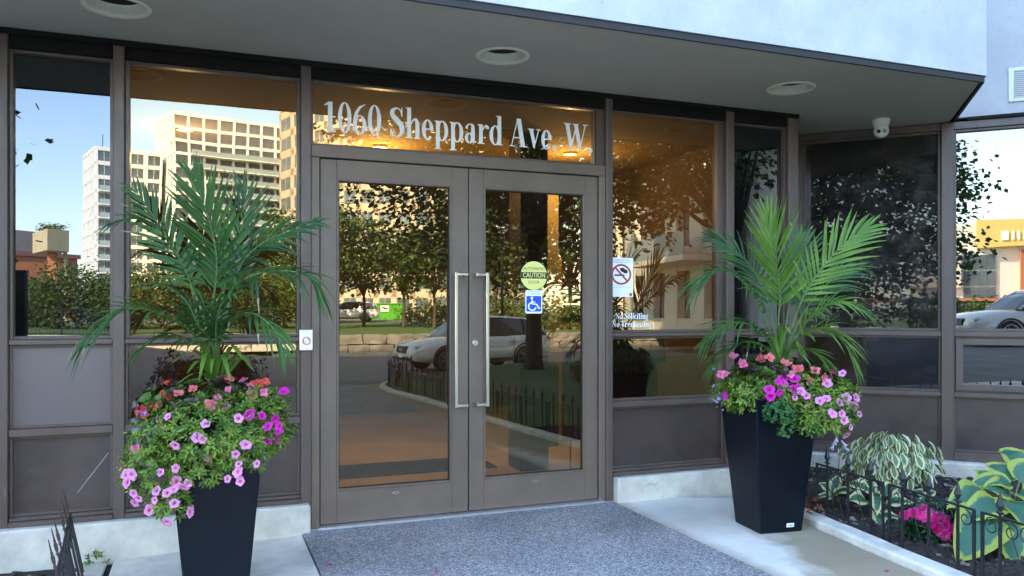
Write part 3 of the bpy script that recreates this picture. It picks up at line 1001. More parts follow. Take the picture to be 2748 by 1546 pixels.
def diag(xb, xt, w, y0=0.0, y1=1.0):
    return ('poly', [(xb, y0), (xb + w, y0), (xt + w, y1), (xt, y1)])
def foot(x0, x1, y=0.0, h=0.035):
    return ('poly', [(x0, y), (x1, y), (x1, y + h), (x0, y + h)])
SERIF = {
    '1': (0.46, [bar(.16, .31, 0, .985), foot(.06, .42), ('poly', [(.04, .84), (.16, .88), (.16, .97), (.20, 1.0), (.04, .88)])]),
    '0': (0.50, [ring(.25, .5, .225, .515, .135, .04)]),
    '6': (0.50, [ring(.25, .31, .225, .325, .13, .04), ('rib', [(.025, .30), (.03, .48), (.09, .72), (.22, .91), (.44, 1.01)], [(.15, .34), (.165, .50), (.20, .70), (.29, .87), (.44, .975)])]),
    'S': (0.56, [stroke([(.44, .74, .03), (.40, .90, .04), (.27, .975, .05), (.13, .88, .13), (.13, .73, .16), (.27, .57, .19), (.42, .41, .18), (.455, .22, .15), (.37, .06, .08), (.24, .025, .05), (.11, .10, .04), (.065, .28, .03)]), bar(.435, .465, .70, 1.0), bar(.045, .075, 0, .30)]),
    's': (0.38, [stroke([(.29, .50, .03), (.25, .62, .04), (.17, .655, .05), (.09, .57, .10), (.12, .45, .12), (.21, .34, .13), (.285, .20, .12), (.24, .06, .07), (.16, .02, .05), (.07, .08, .03), (.05, .20, .03)]), bar(.28, .305, .46, .68), bar(.035, .06, 0, .22)]),
    'h': (0.56, [bar(.07, .21, 0, 1.03), foot(.02, .26), foot(.02, .10, .995), stroke([(.20, .46, .03), (.28, .61, .05), (.36, .645, .085), (.42, .56, .13), (.43, .35, .14), (.43, .02, .14)]), foot(.32, .54)]),
    'n': (0.56, [bar(.07, .21, 0, .68), foot(.02, .26), foot(.02, .10, .645), stroke([(.20, .46, .03), (.28, .61, .05), (.36, .645, .085), (.42, .56, .13), (.43, .35, .14), (.43, .02, .14)]), foot(.32, .54)]),
    'e': (0.46, [ring(.235, .335, .205, .35, .13, .04, 5, 318), bar(.12, .43, .335, .375)]),
    'o': (0.50, [ring(.25, .335, .22, .35, .13, .04)]),
    'c': (0.44, [ring(.235, .335, .205, .35, .13, .045, 52, 318), ('poly', [(.30, .50), (.40, .50), (.41, .60), (.33, .64)])]),
    'p': (0.55, [bar(.07, .21, -.30, .67), foot(.015, .27, -.30), foot(.02, .10, .64), ring(.29, .335, .225, .35, .135, .04, -158, 158)]),
    'd': (0.55, [bar(.34, .48, 0, 1.03), foot(.40, .54), foot(.28, .40, .995), ring(.255, .335, .225, .35, .135, .04, 22, 338)]),
    'a': (0.48, [stroke([(.08, .49, .10), (.12, .60, .06), (.22, .655, .05), (.31, .60, .11), (.325, .45, .14), (.325, .14, .14), (.36, .05, .09), (.45, .06, .03)]), ring(.19, .17, .165, .185, .115, .04)]),
    'r': (0.43, [bar(.07, .21, 0, .68), foot(.02, .28), foot(.02, .10, .645), stroke([(.20, .46, .03), (.27, .60, .05), (.33, .64, .07), (.38, .58, .13), (.385, .53, .11)])]),
    'A': (0.72, [diag(.06, .30, .035, 0, .98), diag(.44, .28, .17, 0, 1.0), bar(.17, .47, .30, .34), foot(.0, .20), foot(.39, .70)]),
    'v': (0.50, [('poly', [(.05, .67), (.20, .67), (.30, .17), (.22, 0)]), ('poly', [(.22, 0), (.26, 0), (.45, .67), (.41, .67)]), foot(.0, .25, .645), foot(.34, .50, .645)]),
    'W': (0.98, [('poly', [(.05, 1), (.21, 1), (.34, .25), (.25, 0)]), ('poly', [(.25, 0), (.29, 0), (.48, .75), (.45, .85)]), ('poly', [(.40, 1), (.56, 1), (.70, .25), (.61, 0)]), ('poly', [(.61, 0), (.65, 0), (.90, 1), (.86, 1)]), foot(.0, .27, .965), foot(.36, .60, .965), foot(.78, .98, .965)]),
    'N': (0.68, [bar(.10, .14, 0, .99), bar(.54, .58, 0, 1.0), ('poly', [(.03, 1), (.20, 1), (.58, .10), (.58, 0), (.54, 0)]), foot(.02, .22), foot(.46, .66, .965)]),
    'T': (0.60, [bar(.22, .38, 0, 1.0), foot(.14, .46), bar(.02, .58, .955, 1.0), bar(.02, .05, .74, .955), bar(.55, .58, .74, .955)]),
    'l': (0.28, [bar(.07, .21, 0, 1.03), foot(.02, .26), foot(.02, .10, .995)]),
    'i': (0.28, [bar(.07, .21, 0, .67), foot(.02, .26), foot(.02, .10, .64), ring(.14, .88, .085, .10, .0845, .0995)]),
    't': (0.34, [bar(.09, .23, .05, .90), bar(.02, .31, .62, .66), stroke([(.16, .08, .14), (.20, .02, .09), (.31, .09, .03)])]),
    'g': (0.50, [ring(.22, .44, .19, .24, .11, .035), ring(.23, -.12, .21, .17, .06, .06), stroke([(.10, .24, .05), (.08, .12, .08), (.25, .05, .12), (.40, -.06, .08)]), ('poly', [(.36, .60), (.48, .60), (.48, .67), (.36, .63)])]),
    '.': (0.24, [ring(.11, .075, .085, .085, .0845, .0845)]),
    ' ': (0.24, []),
}
def letters(root, text, x0, zb, size, yface, mt, width=None, bold=0.0):
    """each letter is a thin cut-out of its own, laid on the glass at yface"""
    total = sum(SERIF[c][0] for c in text)
    sx = (width / total) if width else size
    x = x0
    for c in text:
        w, pieces = SERIF[c]
        if pieces:
            m = MB()
            for k, p in enumerate(pieces):
                y0 = yface - 0.0008 - 0.00012 * k
                cv = lambda q: (x + q[0] * sx, zb + q[1] * size)
                if p[0] == 'poly':
                    pts = [cv(q) for q in p[1]]
                    area = sum(a[0] * b[1] - b[0] * a[1] for a, b in zip(pts, pts[1:] + pts[:1]))
                    m.plate(pts if area > 0 else pts[::-1], y0, yface - 0.0001)
                else:
                    m.ribbon([cv(q) for q in p[1]], [cv(q) for q in p[2]], y0, yface - 0.0001)
            m.build('letter', mt, root)
        x += w * sx
t = thing('address_lettering', 'white serif letters reading 1060 Sheppard Ave. W. on the glass above the doors', 'lettering', (0.05, 0.018, 2.27))
letters(t, '1060 Sheppard Ave. W.', 0.022, 2.282, 0.178, 0.018, 'decal_white', width=1.745)
t = thing('notice_lettering', 'small white letters reading No Soliciting No Trespassing on the pane beside the doors', 'lettering', (1.9, 0.018, 1.13))
letters(t, 'No Soliciting', 1.930, 1.190, 0.040, 0.018, 'decal_white', width=0.250)
letters(t, 'No Trespassing', 1.904, 1.136, 0.040, 0.018, 'decal_white', width=0.303)

def text_part(s, size, cx, cz, y, mt, parent, name='printed_text', sx=1.0, mirror=False):
    cu = bpy.data.curves.new('t', 'FONT')
    cu.body = s
    cu.size = size
    cu.align_x = 'CENTER'
    cu.align_y = 'CENTER'
    cu.resolution_u = 2
    cu.fill_mode = 'FRONT'
    ob = bpy.data.objects.new('t', cu)
    me = bpy.data.meshes.new_from_object(ob)
    bpy.data.objects.remove(ob)
    bpy.data.curves.remove(cu)
    off = Vector((0, 0, 0))
    q = parent
    while q is not None:
        off += q.location
        q = q.parent
    for v in me.vertices:
        x, yy = v.co.x * sx, v.co.y
        v.co = Vector((cx + (-x if mirror else x), y, cz + yy)) - off
    me.name = name
    me.materials.append(MATS[mt])
    o = bpy.data.objects.new(name, me)
    COL.objects.link(o)
    o.parent = parent
    return o
def disc(cx, cz, r, y0, y1, n=40, sz=1.0):
    return [(cx + r * math.cos(2 * math.pi * k / n), cz + r * sz * math.sin(2 * math.pi * k / n)) for k in range(n)]

# round caution sticker
YD = -0.0002
t = thing('caution_sticker', 'round yellow automatic caution door sticker with black band on the door glass', 'sticker', (1.335, YD, 1.468))
MB().plate(disc(1.335, 1.468, 0.091, 0, 0), YD - 0.0012, YD).build('sticker_disc', 'decal_yellow', t)
band = [(1.335 + 0.0905 * math.cos(R(a)), 1.468 + 0.0905 * math.sin(R(a))) for a in (-12, -4, 4, 14)]
band = band + [(2 * 1.335 - x, z) for x, z in band[::-1]]
MB().plate(band, YD - 0.0017, YD - 0.0012).build('band', 'decal_black', t)
text_part('AUTOMATIC', 0.027, 1.335, 1.511, YD - 0.0016, 'decal_black', t, sx=0.95)
text_part('CAUTION', 0.044, 1.335, 1.4695, YD - 0.0021, 'decal_yellow', t, sx=0.78)
o = text_part('CAUTION', 0.044, 1.3365, 1.4695, YD - 0.0020, 'decal_yellow', t, sx=0.78)
text_part('DOOR', 0.027, 1.335, 1.426, YD - 0.0016, 'decal_black', t, sx=0.95)
# wheelchair sticker
t = thing('accessible_sticker', 'blue and white wheelchair symbol sticker under the round caution sticker', 'sticker', (1.332, YD, 1.30))
def rrect(x0, x1, z0, z1, r, n=4):
    p = []
    for cx, cz, a in ((x1 - r, z0 + r, -90), (x1 - r, z1 - r, 0), (x0 + r, z1 - r, 90), (x0 + r, z0 + r, 180)):
        p += [(cx + r * math.cos(R(a + 90 * k / n)), cz + r * math.sin(R(a + 90 * k / n))) for k in range(n + 1)]
    return p
MB().plate(rrect(1.276, 1.392, 1.228, 1.376, 0.012), YD - 0.0012, YD).build('sticker_sheet', 'decal_white', t)
MB().plate(rrect(1.283, 1.385, 1.240, 1.339, 0.008), YD - 0.0017, YD - 0.0012).build('blue_field', 'decal_blue', t)
text_part('ACTIVATE SWITCH', 0.0125, 1.334, 1.366, YD - 0.0016, 'decal_blue', t, sx=0.85)
text_part('TO OPEN DOOR', 0.0125, 1.334, 1.352, YD - 0.0016, 'decal_blue', t, sx=0.95)
m = MB()
def sgn(m, p, k):
    y0 = YD - 0.0021 - 0.0001 * k
    cv = lambda q: (1.283 + q[0] * 0.102, 1.240 + q[1] * 0.099)
    if p[0] == 'poly':
        m.plate([cv(q) for q in p[1]], y0, YD - 0.0017)
    else:
        m.ribbon([cv(q) for q in p[1]], [cv(q) for q in p[2]], y0, YD - 0.0017)
for k, p in enumerate([ring(.37, .87, .085, .085, .084, .084), ('poly', [(.33, .50), (.42, .50), (.42, .77), (.33, .77)]), ('poly', [(.42, .58), (.60, .58), (.60, .64), (.42, .64)]),
                       stroke([(.36, .49, .08), (.52, .48, .08), (.68, .47, .08)]), ('poly', [(.64, .48), (.73, .50), (.90, .20), (.82, .15)]), ('poly', [(.82, .15), (.95, .20), (.95, .26), (.84, .22)]),
                       ring(.39, .33, .29, .29, .085, .085, 105, 350)]):
    sgn(m, p, k)
m.build('wheelchair_symbol', 'decal_white', t)
# no smoking sign
YW = 0.0178
t = thing('no_smoking_sign', 'white no smoking notice with red circle taped to the side pane', 'sign', (1.97, YW, 1.34))
MB().plate([(1.883, 1.338), (2.062, 1.338), (2.062, 1.598), (1.883, 1.598)], YW - 0.0012, YW).build('sign_sheet', 'decal_white', t)
text_part('No Smoking within 9 metres', 0.0125, 1.972, 1.584, YW - 0.0016, 'decal_black', t, sx=0.95)
text_part('of Building Entrance or Exit', 0.0125, 1.972, 1.569, YW - 0.0016, 'decal_black', t, sx=0.95)
text_part('Toronto Municipal Code, Chapter 709', 0.0085, 1.972, 1.402, YW - 0.0016, 'decal_grey', t)
MB().ribbon([(1.972 + .076 * math.cos(R(a)), 1.487 + .069 * math.sin(R(a))) for a in range(0, 361, 10)], [(1.972 + .062 * math.cos(R(a)), 1.487 + .056 * math.sin(R(a))) for a in range(0, 361, 10)], YW - 0.0020, YW - 0.0012).build('red_ring', 'decal_red', t)
m = MB().plate([(1.922, 1.476), (1.994, 1.476), (1.994, 1.487), (1.922, 1.487)], YW - 0.0017, YW - 0.0012)
m.plate([(1.998, 1.476), (2.001, 1.476), (2.001, 1.487), (1.998, 1.487)], YW - 0.0017, YW - 0.0012)
for k in range(2):
    q = stroke([(1.995 + .012 * k, 1.496, .006), (1.998 + .012 * k, 1.508, .006), (1.976 + .014 * k, 1.516, .006), (1.972 + .014 * k, 1.530, .006)])
    m.ribbon(q[1], q[2], YW - 0.0018 - .0001 * k, YW - 0.0012)
m.build('cigarette', 'decal_black', t)
MB().plate([(1.920, 1.530), (1.929, 1.538), (2.024, 1.446), (2.015, 1.437)], YW - 0.0025, YW - 0.0020).build('red_slash', 'decal_red', t)
MB().plate(disc(2.044, 1.353, 0.011, 0, 0, 16), YW - 0.0017, YW - 0.0012).build('seal', 'decal_red', t)

# push plate for the automatic door, on the mullion
t = thing('push_plate', 'steel wall switch plate with faint red disc on the left door frame', 'switch', (-0.081, -0.048, 1.02))
MB().cbox(-0.118, -0.044, -0.068, -0.0485, 1.021, 1.141, 0.004).build('plate', 'aluminium', t)
mat('push_red', (0.62, 0.22, 0.17), rough=0.5, var=0.25, scale=60)
MB().lathe([(0.024, -0.0681), (0.0235, -0.0705), (0.0005, -0.0708)], 28, (-0.081, 0, 1.076), axis='y').build('button', 'push_red', t)
m = MB()
for zz in (1.034, 1.129):
    m.lathe([(0.0045, -0.0681), (0.004, -0.0700), (0.0005, -0.0702)], 12, (-0.081, 0, zz), axis='y')
m.build('screw', 'steel', t)
q = MB()
for k, p in enumerate([stroke([(-.090, 1.090, .0035), (-.081, 1.078, .004), (-.071, 1.064, .0035)]), ring(-.084, 1.071, .011, .011, .003, .003, 90, 350)]):
    q.ribbon(p[1], p[2], -0.0712 - 0.0001 * k, -0.0707)
q.build('symbol', 'decal_white', t)
for zz in (1.035, 1.120):
    pass

# recessed lights in the soffit
def downlight(x, y, label, r=0.150):
    t = thing('downlight', label, 'ceiling light', (x, y, 2.66), 0, 'round lights in the canopy soffit')
    m = MB()
    m.lathe([(r, 0.0), (r, -0.005), (r - 0.006, -0.009), (r - 0.022, -0.007), (r - 0.026, 0.0)], 48, (x, y, 2.66), cap=False)
    m.build('trim_ring', 'lamp_trim', t, smooth=True)
    m = MB()
    m.lathe([(r - 0.026, 0.0), (r - 0.030, 0.0235), (r - 0.036, 0.036), (r - 0.046, 0.044)], 48, (x, y, 2.66), cap=False)
    m.build('reflector', 'lamp_trim', t, smooth=True)
    m = MB().lathe([(r - 0.046, 0.044), (r - 0.060, 0.043), (0.001, 0.042)], 36, (x, y, 2.66), cap=False)
    m.build('lens', 'bronze_dark', t, smooth=True)
DL = [(0.924, -0.530, 'round white recessed light above the double doors'), (2.860, -0.585, 'round white recessed light near the security camera'), (-1.00, -0.560, 'round white recessed light above the tall left window')]
for a in DL:
    downlight(*a)
# cut the holes for them in soffit, drip edge and plaster
def holes(o, spots, r):
    for x, y, _ in spots:
        m = MB().lathe([(r, 2.6), (r, 2.80)], 48, (x, y, 0))
        c = m.build('hole', 'soffit_paint')
        md = o.modifiers.new('h', 'BOOLEAN')
        md.operation = 'DIFFERENCE'
        md.solver = 'EXACT'
        md.object = c
        dg = bpy.context.evaluated_depsgraph_get()
        me = bpy.data.meshes.new_from_object(o.evaluated_get(dg))
        o.modifiers.clear()
        o.data = me
        bpy.data.objects.remove(c)
for ch in bld.children:
    if ch.name.split('.')[0] in ('soffit', 'drip_edge', 'plaster_wall'):
        holes(ch, DL, 0.125)

# dome security camera
cx, cy = 4.06, -0.15
t = thing('security_camera', 'white dome security camera hanging from the canopy soffit', 'camera', (cx, cy, 2.66))
MB().lathe([(0.062, -0.0003), (0.062, -0.022), (0.058, -0.030), (0.050, -0.052), (0.047, -0.062), (0.001, -0.062)], 36, (cx, cy, 2.66), cap=False).build('mount', 'white_plastic', t, smooth=True)
look = (CAM + Vector((0.9, 0.5, 0.2)) - Vector((cx, cy, 2.6))).normalized()
ball = MB()
prof = [(0.0535 * math.sin(R(a)), -0.0535 * math.cos(R(a))) for a in range(8, 181, 12)]
q = look.to_track_quat('Z', 'Y').to_matrix().to_4x4()
cen = Vector((cx, cy, 2.66 - 0.083))
ball.xf = Matrix.Translation(cen) @ q
ball.lathe([(0.0005, 0.0535)] + [(0.0535 * math.sin(R(a)), 0.0535 * math.cos(R(a))) for a in range(12, 181, 12)], 32, cap=False)
ball.build('eye_ball', 'white_plastic', t, smooth=True)
fc = MB(); fc.xf = Matrix.Translation(cen) @ q
fc.lathe([(0.0425, 0.0330), (0.0425, 0.0480), (0.039, 0.0520), (0.0005, 0.0530)], 32, cap=False)
fc.build('face_plate', 'white_plastic', t, smooth=True)
for sx, nm in ((-0.019, 'lens'), (0.019, 'infrared_lamp')):
    e = MB(); e.xf = Matrix.Translation(cen) @ q
    e.lathe([(0.0145, 0.0505), (0.0145, 0.0548), (0.011, 0.0555), (0.0005, 0.0552)], 20, (sx, -0.002, 0), cap=False)
    e.build(nm, 'black' if nm == 'lens' else 'decal_grey', t, smooth=True)

# louvred vent on the wing plaster
t = thing('vent_grille', 'white square louvred vent grille on the plaster wall of the wing', 'vent', WX @ Vector((0.55, -0.01, 2.77)))
V0 = 0.010
mt_ = 'white_plastic'
m = MB(WX)
m.cbox(0.425, 0.460, V0 - 0.022, V0 + 0.002, 2.772, 3.022, 0.004)
m.cbox(0.715, 0.750, V0 - 0.022, V0 + 0.002, 2.772, 3.022, 0.004)
m.cbox(0.4605, 0.7145, V0 - 0.0215, V0 + 0.002, 2.772, 2.800, 0.004)
m.cbox(0.4605, 0.7145, V0 - 0.0215, V0 + 0.002, 2.994, 3.022, 0.004)
m.build('frame', mt_, t)
MB(WX).box(0.4605, 0.7145, V0 - 0.001, V0 + 0.001, 2.8002, 2.9938).build('backing', 'decal_black', t)
for k in range(13):
    z = 2.804 + k * 0.0145
    m = MB(WX)
    m.add([(0.4606, V0 - 0.019, z), (0.7144, V0 - 0.019, z), (0.7144, V0 - 0.003, z + 0.010), (0.4606, V0 - 0.003, z + 0.010), (0.4606, V0 - 0.019, z + 0.002), (0.7144, V0 - 0.019, z + 0.002), (0.7144, V0 - 0.003, z + 0.012), (0.4606, V0 - 0.003, z + 0.012)],
          [(0, 1, 2, 3), (7, 6, 5, 4), (0, 4, 5, 1), (1, 5, 6, 2), (2, 6, 7, 3), (3, 7, 4, 0)])
    m.build('louvre', mt_, t)

# ------------------------------------------------------------------ lobby furniture
t = thing('entry_mat', 'ribbed brown entry mat just inside the double doors', 'mat', (0.9, 0.6, 0.004))
MB().box(-0.3, 1.75, 0.16, 0.86, 0.005, 0.010).build('mat_base', 'mat_dark', t)
for k in range(22):
    MB().box(-0.3, 1.75, 0.17 + k * 0.031, 0.187 + k * 0.031, 0.0101, 0.016).build('rib', 'mat_rib', t)
tag(MB().cbox(-1.0, 1.55, 1.25, 1.75, 0.005, 0.014, 0.003).build('floor_runner', 'mat_dark'), 'dark grey floor runner lying across the lobby tiles', 'mat')
t = thing('lobby_column', 'dark square lobby column standing behind the door glass', 'column', (1.75, 1.0, 0.005))
MB().box(1.66, 1.90, 1.05, 1.30, 0.006, 0.9).build('shaft', 'lobby_dark', t)
MB().box(1.665, 1.895, 1.055, 1.295, 0.9005, 2.61).build('upper_shaft', 'wood_red', t)
t = thing('wall_panel', 'tall yellow painted partition lit by the lobby lamp', 'partition', (2.2, 2.0, 0.005))
for k, (z0, z1) in enumerate(((0.006, 0.75), (0.753, 1.35), (1.353, 1.95), (1.953, 2.61))):
    MB().box(2.0, 2.42, 2.0, 2.08, z0, z1).build('panel', 'lobby_dark' if k == 0 else 'panel_yellow', t)
t = thing('timber_screen', 'timber screen with two rails and dark panels beside the reception stand', 'screen', (2.9, 2.3, 0.005))
for x in (2.46, 2.82, 3.18):
    MB().box(x, x + 0.09, 2.2, 2.27, 0.006, 1.75).build('post', 'wood', t)
for z0 in (1.05, 1.20):
    MB().box(2.44, 3.28, 2.175, 2.1995, z0, z0 + 0.075).build('rail', 'wood', t)
for x in (2.55, 2.91):
    MB().box(x + 0.0005, x + 0.2695, 2.215, 2.25, 0.006, 1.745).build('panel', 'wood_red', t)
t = thing('reception_stand', 'dark reception stand with sloping control panel behind the side pane', 'stand', (2.35, 0.75, 0.005))
MB().box(2.18, 2.62, 0.62, 0.92, 0.006, 0.86).build('pedestal', 'lobby_dark', t)
m = MB().add([(2.14, 0.56, 0.8605), (2.66, 0.56, 0.8605), (2.66, 0.98, 0.8605), (2.14, 0.98, 0.8605), (2.14, 0.64, 1.26), (2.66, 0.64, 1.26), (2.66, 0.98, 1.26), (2.14, 0.98, 1.26)], [(3, 2, 1, 0), (4, 5, 6, 7), (0, 1, 5, 4), (1, 2, 6, 5), (2, 3, 7, 6), (3, 0, 4, 7)])
m.build('console', 'wood_red', t)
m = MB().add([(2.20, 0.566, 0.905), (2.52, 0.566, 0.905), (2.52, 0.610, 1.13), (2.20, 0.610, 1.13), (2.20, 0.572, 0.905), (2.52, 0.572, 0.905), (2.52, 0.616, 1.13), (2.20, 0.616, 1.13)], [(0, 1, 2, 3), (7, 6, 5, 4), (0, 4, 5, 1), (1, 5, 6, 2), (2, 6, 7, 3), (3, 7, 4, 0)])
m.build('screen', 'black', t)
t = thing('no_dogs_sign', 'small red no dogs sign seen from behind through the door glass', 'sign', (1.60, 0.9, 1.3))
MB().box(1.965, 2.085, 0.905, 0.909, 1.30, 1.50).build('sign_sheet', 'decal_grey', t)
MB().box(1.968, 2.082, 0.9035, 0.9049, 1.42, 1.497).build('red_field', 'decal_red', t)
text_part('NO', 0.034, 2.025, 1.478, 0.9031, 'decal_white', t, mirror=True)
text_part('DOGS', 0.034, 2.025, 1.444, 0.9031, 'decal_white', t, mirror=True)
MB().box(2.02, 2.03, 0.91, 0.92, 0.01, 1.48).build('holder', 'black', t)
# lobby lamps: warm pot lights that show lit through the glass
def potlight(x, y, e, lab, sz=0.06):
    t = thing('lobby_lamp', lab, 'ceiling light', (x, y, 2.60), 0, 'lit lobby ceiling lamps')
    MB().lathe([(sz, 2.6145), (sz, 2.596), (sz - 0.012, 2.594)], 24, (x, y, 0), cap=False).build('rim', 'lamp_trim', t)
    MB().lathe([(sz - 0.012, 2.598), (0.001, 2.600)], 24, (x, y, 0), cap=False).build('lens', 'lamp_warm', t)
    l = bpy.data.lights.new('lamp_light', 'POINT')
    l.energy = e
    l.color = (1.0, 0.76, 0.44)
    l.shadow_soft_size = 0.05
    o = bpy.data.objects.new('lamp_light', l)
    COL.objects.link(o)
    o.parent = t
    o.location = (0, 0, -0.24)
potlight(0.75, 1.9, 6.0, 'lit warm pot light in the lobby ceiling behind the doors')
potlight(2.35, 1.6, 4.0, 'lit warm pot light in the lobby ceiling behind the side pane')
potlight(-0.75, 1.8, 2.2, 'lit warm pot light in the lobby ceiling behind the tall left window')
t = thing('desk_lamp', 'small lit bar lamp on the timber rail', 'lamp', (2.62, 2.15, 1.28))
MB().cbox(2.52, 2.72, 2.12, 2.17, 1.281, 1.300, 0.004).build('lamp_base', 'black', t)
MB().cbox(2.54, 2.70, 2.13, 2.165, 1.3002, 1.330, 0.004).build('tube', 'lamp_warm', t)
# chair in the wing room
t = thing('armchair', 'dark wooden armchair with pale seat cushion behind the dark glass', 'chair', WX @ Vector((-0.20, 0.50, 0.002)), R(-45 + 25))
def lb(nm, a, mt, c=0.004):
    return MB().cbox(*a, c).build(nm, mt, t, local=True)
lb('seat', (-0.24, 0.24, -0.24, 0.22, 0.40, 0.44), 'lobby_dark')
lb('cushion', (-0.22, 0.22, -0.235, 0.20, 0.4405, 0.49), 'decal_white', 0.02)
lb('backrest', (-0.24, 0.24, 0.225, 0.265, 0.45, 0.98), 'lobby_dark', 0.015)
for sx in (-1, 1):
    for sy in (-0.21, 0.235):
        lb('leg', (sx * 0.225 - 0.02, sx * 0.225 + 0.02, sy - 0.02, sy + 0.02, 0.001, 0.3995), 'lobby_dark')
    lb('armrest', (sx * 0.262 - 0.02, sx * 0.262 + 0.02, -0.22, 0.24, 0.66, 0.69), 'wood_red')
    lb('arm_post', (sx * 0.262 - 0.015, sx * 0.262 + 0.015, -0.20, -0.17, 0.41, 0.6595), 'lobby_dark')
# ------------------------------------------------------------------ planters
def planter(loc, rz, label, tagpos=None):
    t = thing('planter', label, 'planter', loc, rz, 'tall tapered planters by the doors')
    h, b, w = 0.76, 0.134, 0.205
    m = MB()
    loops = [(b - 0.008, 0.0), (b, 0.006), (w - 0.006, h - 0.03), (w, h - 0.004), (w - 0.003, h), (w - 0.022, h), (w - 0.027, h - 0.006), (w - 0.040, h - 0.12)]
    vs, fs = [], []
    c = 0.006
    for r, z in loops:
        vs += [(-r + c, -r, z), (r - c, -r, z), (r, -r + c, z), (r, r - c, z), (r - c, r, z), (-r + c, r, z), (-r, r - c, z), (-r, -r + c, z)]
    for i in range(len(loops) - 1):
        for j in range(8):
            fs.append((i * 8 + j, i * 8 + (j + 1) % 8, (i + 1) * 8 + (j + 1) % 8, (i + 1) * 8 + j))
    fs.append(tuple(range(8))[::-1])
    m.add(vs, fs)
    m.build('pot', 'planter_black', t, local=True)
    r = w - 0.037
    MB().box(-r, r, -r, r, h - 0.09, h - 0.055).build('potting_soil', 'soil', t, local=True)
    if tagpos:
        x, z = tagpos
        k = b + (w - b) * z / h
        sl_ = (w - b) / h
        m = MB()
        e = 0.001
        m.add([(x, -k - e, z), (x + 0.046, -k - e, z), (x + 0.046, -k - sl_ * 0.022 - e, z + 0.022), (x, -k - sl_ * 0.022 - e, z + 0.022),
               (x, -k, z), (x + 0.046, -k, z), (x + 0.046, -k - sl_ * 0.022, z + 0.022), (x, -k - sl_ * 0.022, z + 0.022)],
              [(0, 1, 2, 3), (7, 6, 5, 4), (0, 4, 5, 1), (1, 5, 6, 2), (2, 6, 7, 3), (3, 7, 4, 0)])
        m.build('maker_label', 'decal_white', t, local=True)
        m = MB()
        for q in range(6):
            m.box(x + 0.006 + q * 0.006, x + 0.010 + q * 0.006, -k - sl_ * 0.011 - 0.0022, -k - sl_ * 0.011 - 0.0006, z + 0.006, z + 0.015)
        m.build('label_print', 'decal_grey', t, local=True)
    return t
PL = Vector((-0.566, -0.735, -0.036))
PR = Vector((2.416, -0.915, 0.0))
planter(PL, R(-1), 'tall black tapered planter in front of the left window, overflowing with pink petunias')
planter(PR, R(-6.5), 'tall black tapered planter beside the planting bed with small white label', (0.03, 0.03))

# ------------------------------------------------------------------ flower meshes (shared by all blooms)
def bloom_mesh(name, mats, lobes=5, r=1.0, notch=0.16, cup=0.18, throat=0.45, ruffle=0.05, seed=0):
    rr = random.Random(seed)
    n = lobes * 6
    rings = [0.03, 0.16, 0.30, 0.66, 0.90, 1.0]
    vs, fs, mi = [], [], []
    for k, q in enumerate(rings):
        for j in range(n):
            a = 2 * math.pi * j / n
            lob = 1 - notch * (0.5 + 0.5 * math.cos(lobes * a)) ** 2 * (q ** 2)
            rad = q * r * lob * (1 + ruffle * 0.6 * math.sin(3 * a + seed))
            z = -throat * (1 - min(1, q / 0.34)) ** 1.2 + cup * q * q + ruffle * math.sin(lobes * a * 2 + seed) * q * q
            if q > 0.95:
                z -= 0.10
            vs.append((rad * math.cos(a), rad * math.sin(a), z * r))
    for k in range(len(rings) - 1):
        for j in range(n):
            fs.append((k * n + j, k * n + (j + 1) % n, (k + 1) * n + (j + 1) % n, (k + 1) * n + j))
            mi.append(0 if k == 0 else (1 if k < 2 else 2))
    fs.append(tuple(range(n))[::-1])
    mi.append(0)
    me = bpy.data.meshes.new(name)
    me.from_pydata(vs, [], fs)
    for q in mats:
        me.materials.append(MATS[q])
    me.polygons.foreach_set('material_index', mi)
    me.polygons.foreach_set('use_smooth', [True] * len(fs))
    me.update()
    return me
leafmat('petal_throat', (0.55, 0.42, 0.12), (0.45, 0.25, 0.12))
BL = {
    'pink': [bloom_mesh('petunia_bloom', ['petal_throat', 'petal_pink_deep', 'petal_pink'], seed=s) for s in (1, 2, 3)],
    'magenta': [bloom_mesh('petunia_bloom', ['petal_crimson', 'petal_magenta', 'petal_magenta'], seed=s, ruffle=0.10, notch=0.10) for s in (4, 5)],
    'rose': [bloom_mesh('begonia_bloom', ['petal_throat', 'petal_rose', 'petal_rose'], lobes=4, seed=s, ruffle=0.14, notch=0.3, cup=0.3) for s in (6, 7)],
    'coral': [bloom_mesh('begonia_bloom', ['petal_throat', 'petal_coral', 'petal_coral'], lobes=4, seed=s, ruffle=0.14, notch=0.3, cup=0.3) for s in (8, 9)],
    'red': [bloom_mesh('begonia_bloom', ['petal_throat', 'petal_red', 'petal_red'], lobes=4, seed=s, ruffle=0.16, notch=0.35, cup=0.4) for s in (10, 11)],
    'violet': [bloom_mesh('lobelia_bloom', ['decal_white', 'petal_violet', 'petal_violet'], lobes=5, seed=12, notch=0.5)],
    'crimson': [bloom_mesh('impatiens_bloom', ['petal_red', 'petal_crimson', 'petal_crimson'], lobes=5, seed=s, ruffle=0.08, notch=0.22, cup=0.05, throat=0.1) for s in (13, 14)],
}
def ellip(c, rx, ry, rz):
    """mound: rx across the picture, ry in depth, rz in height"""
    return (c, rx, ry, rz)
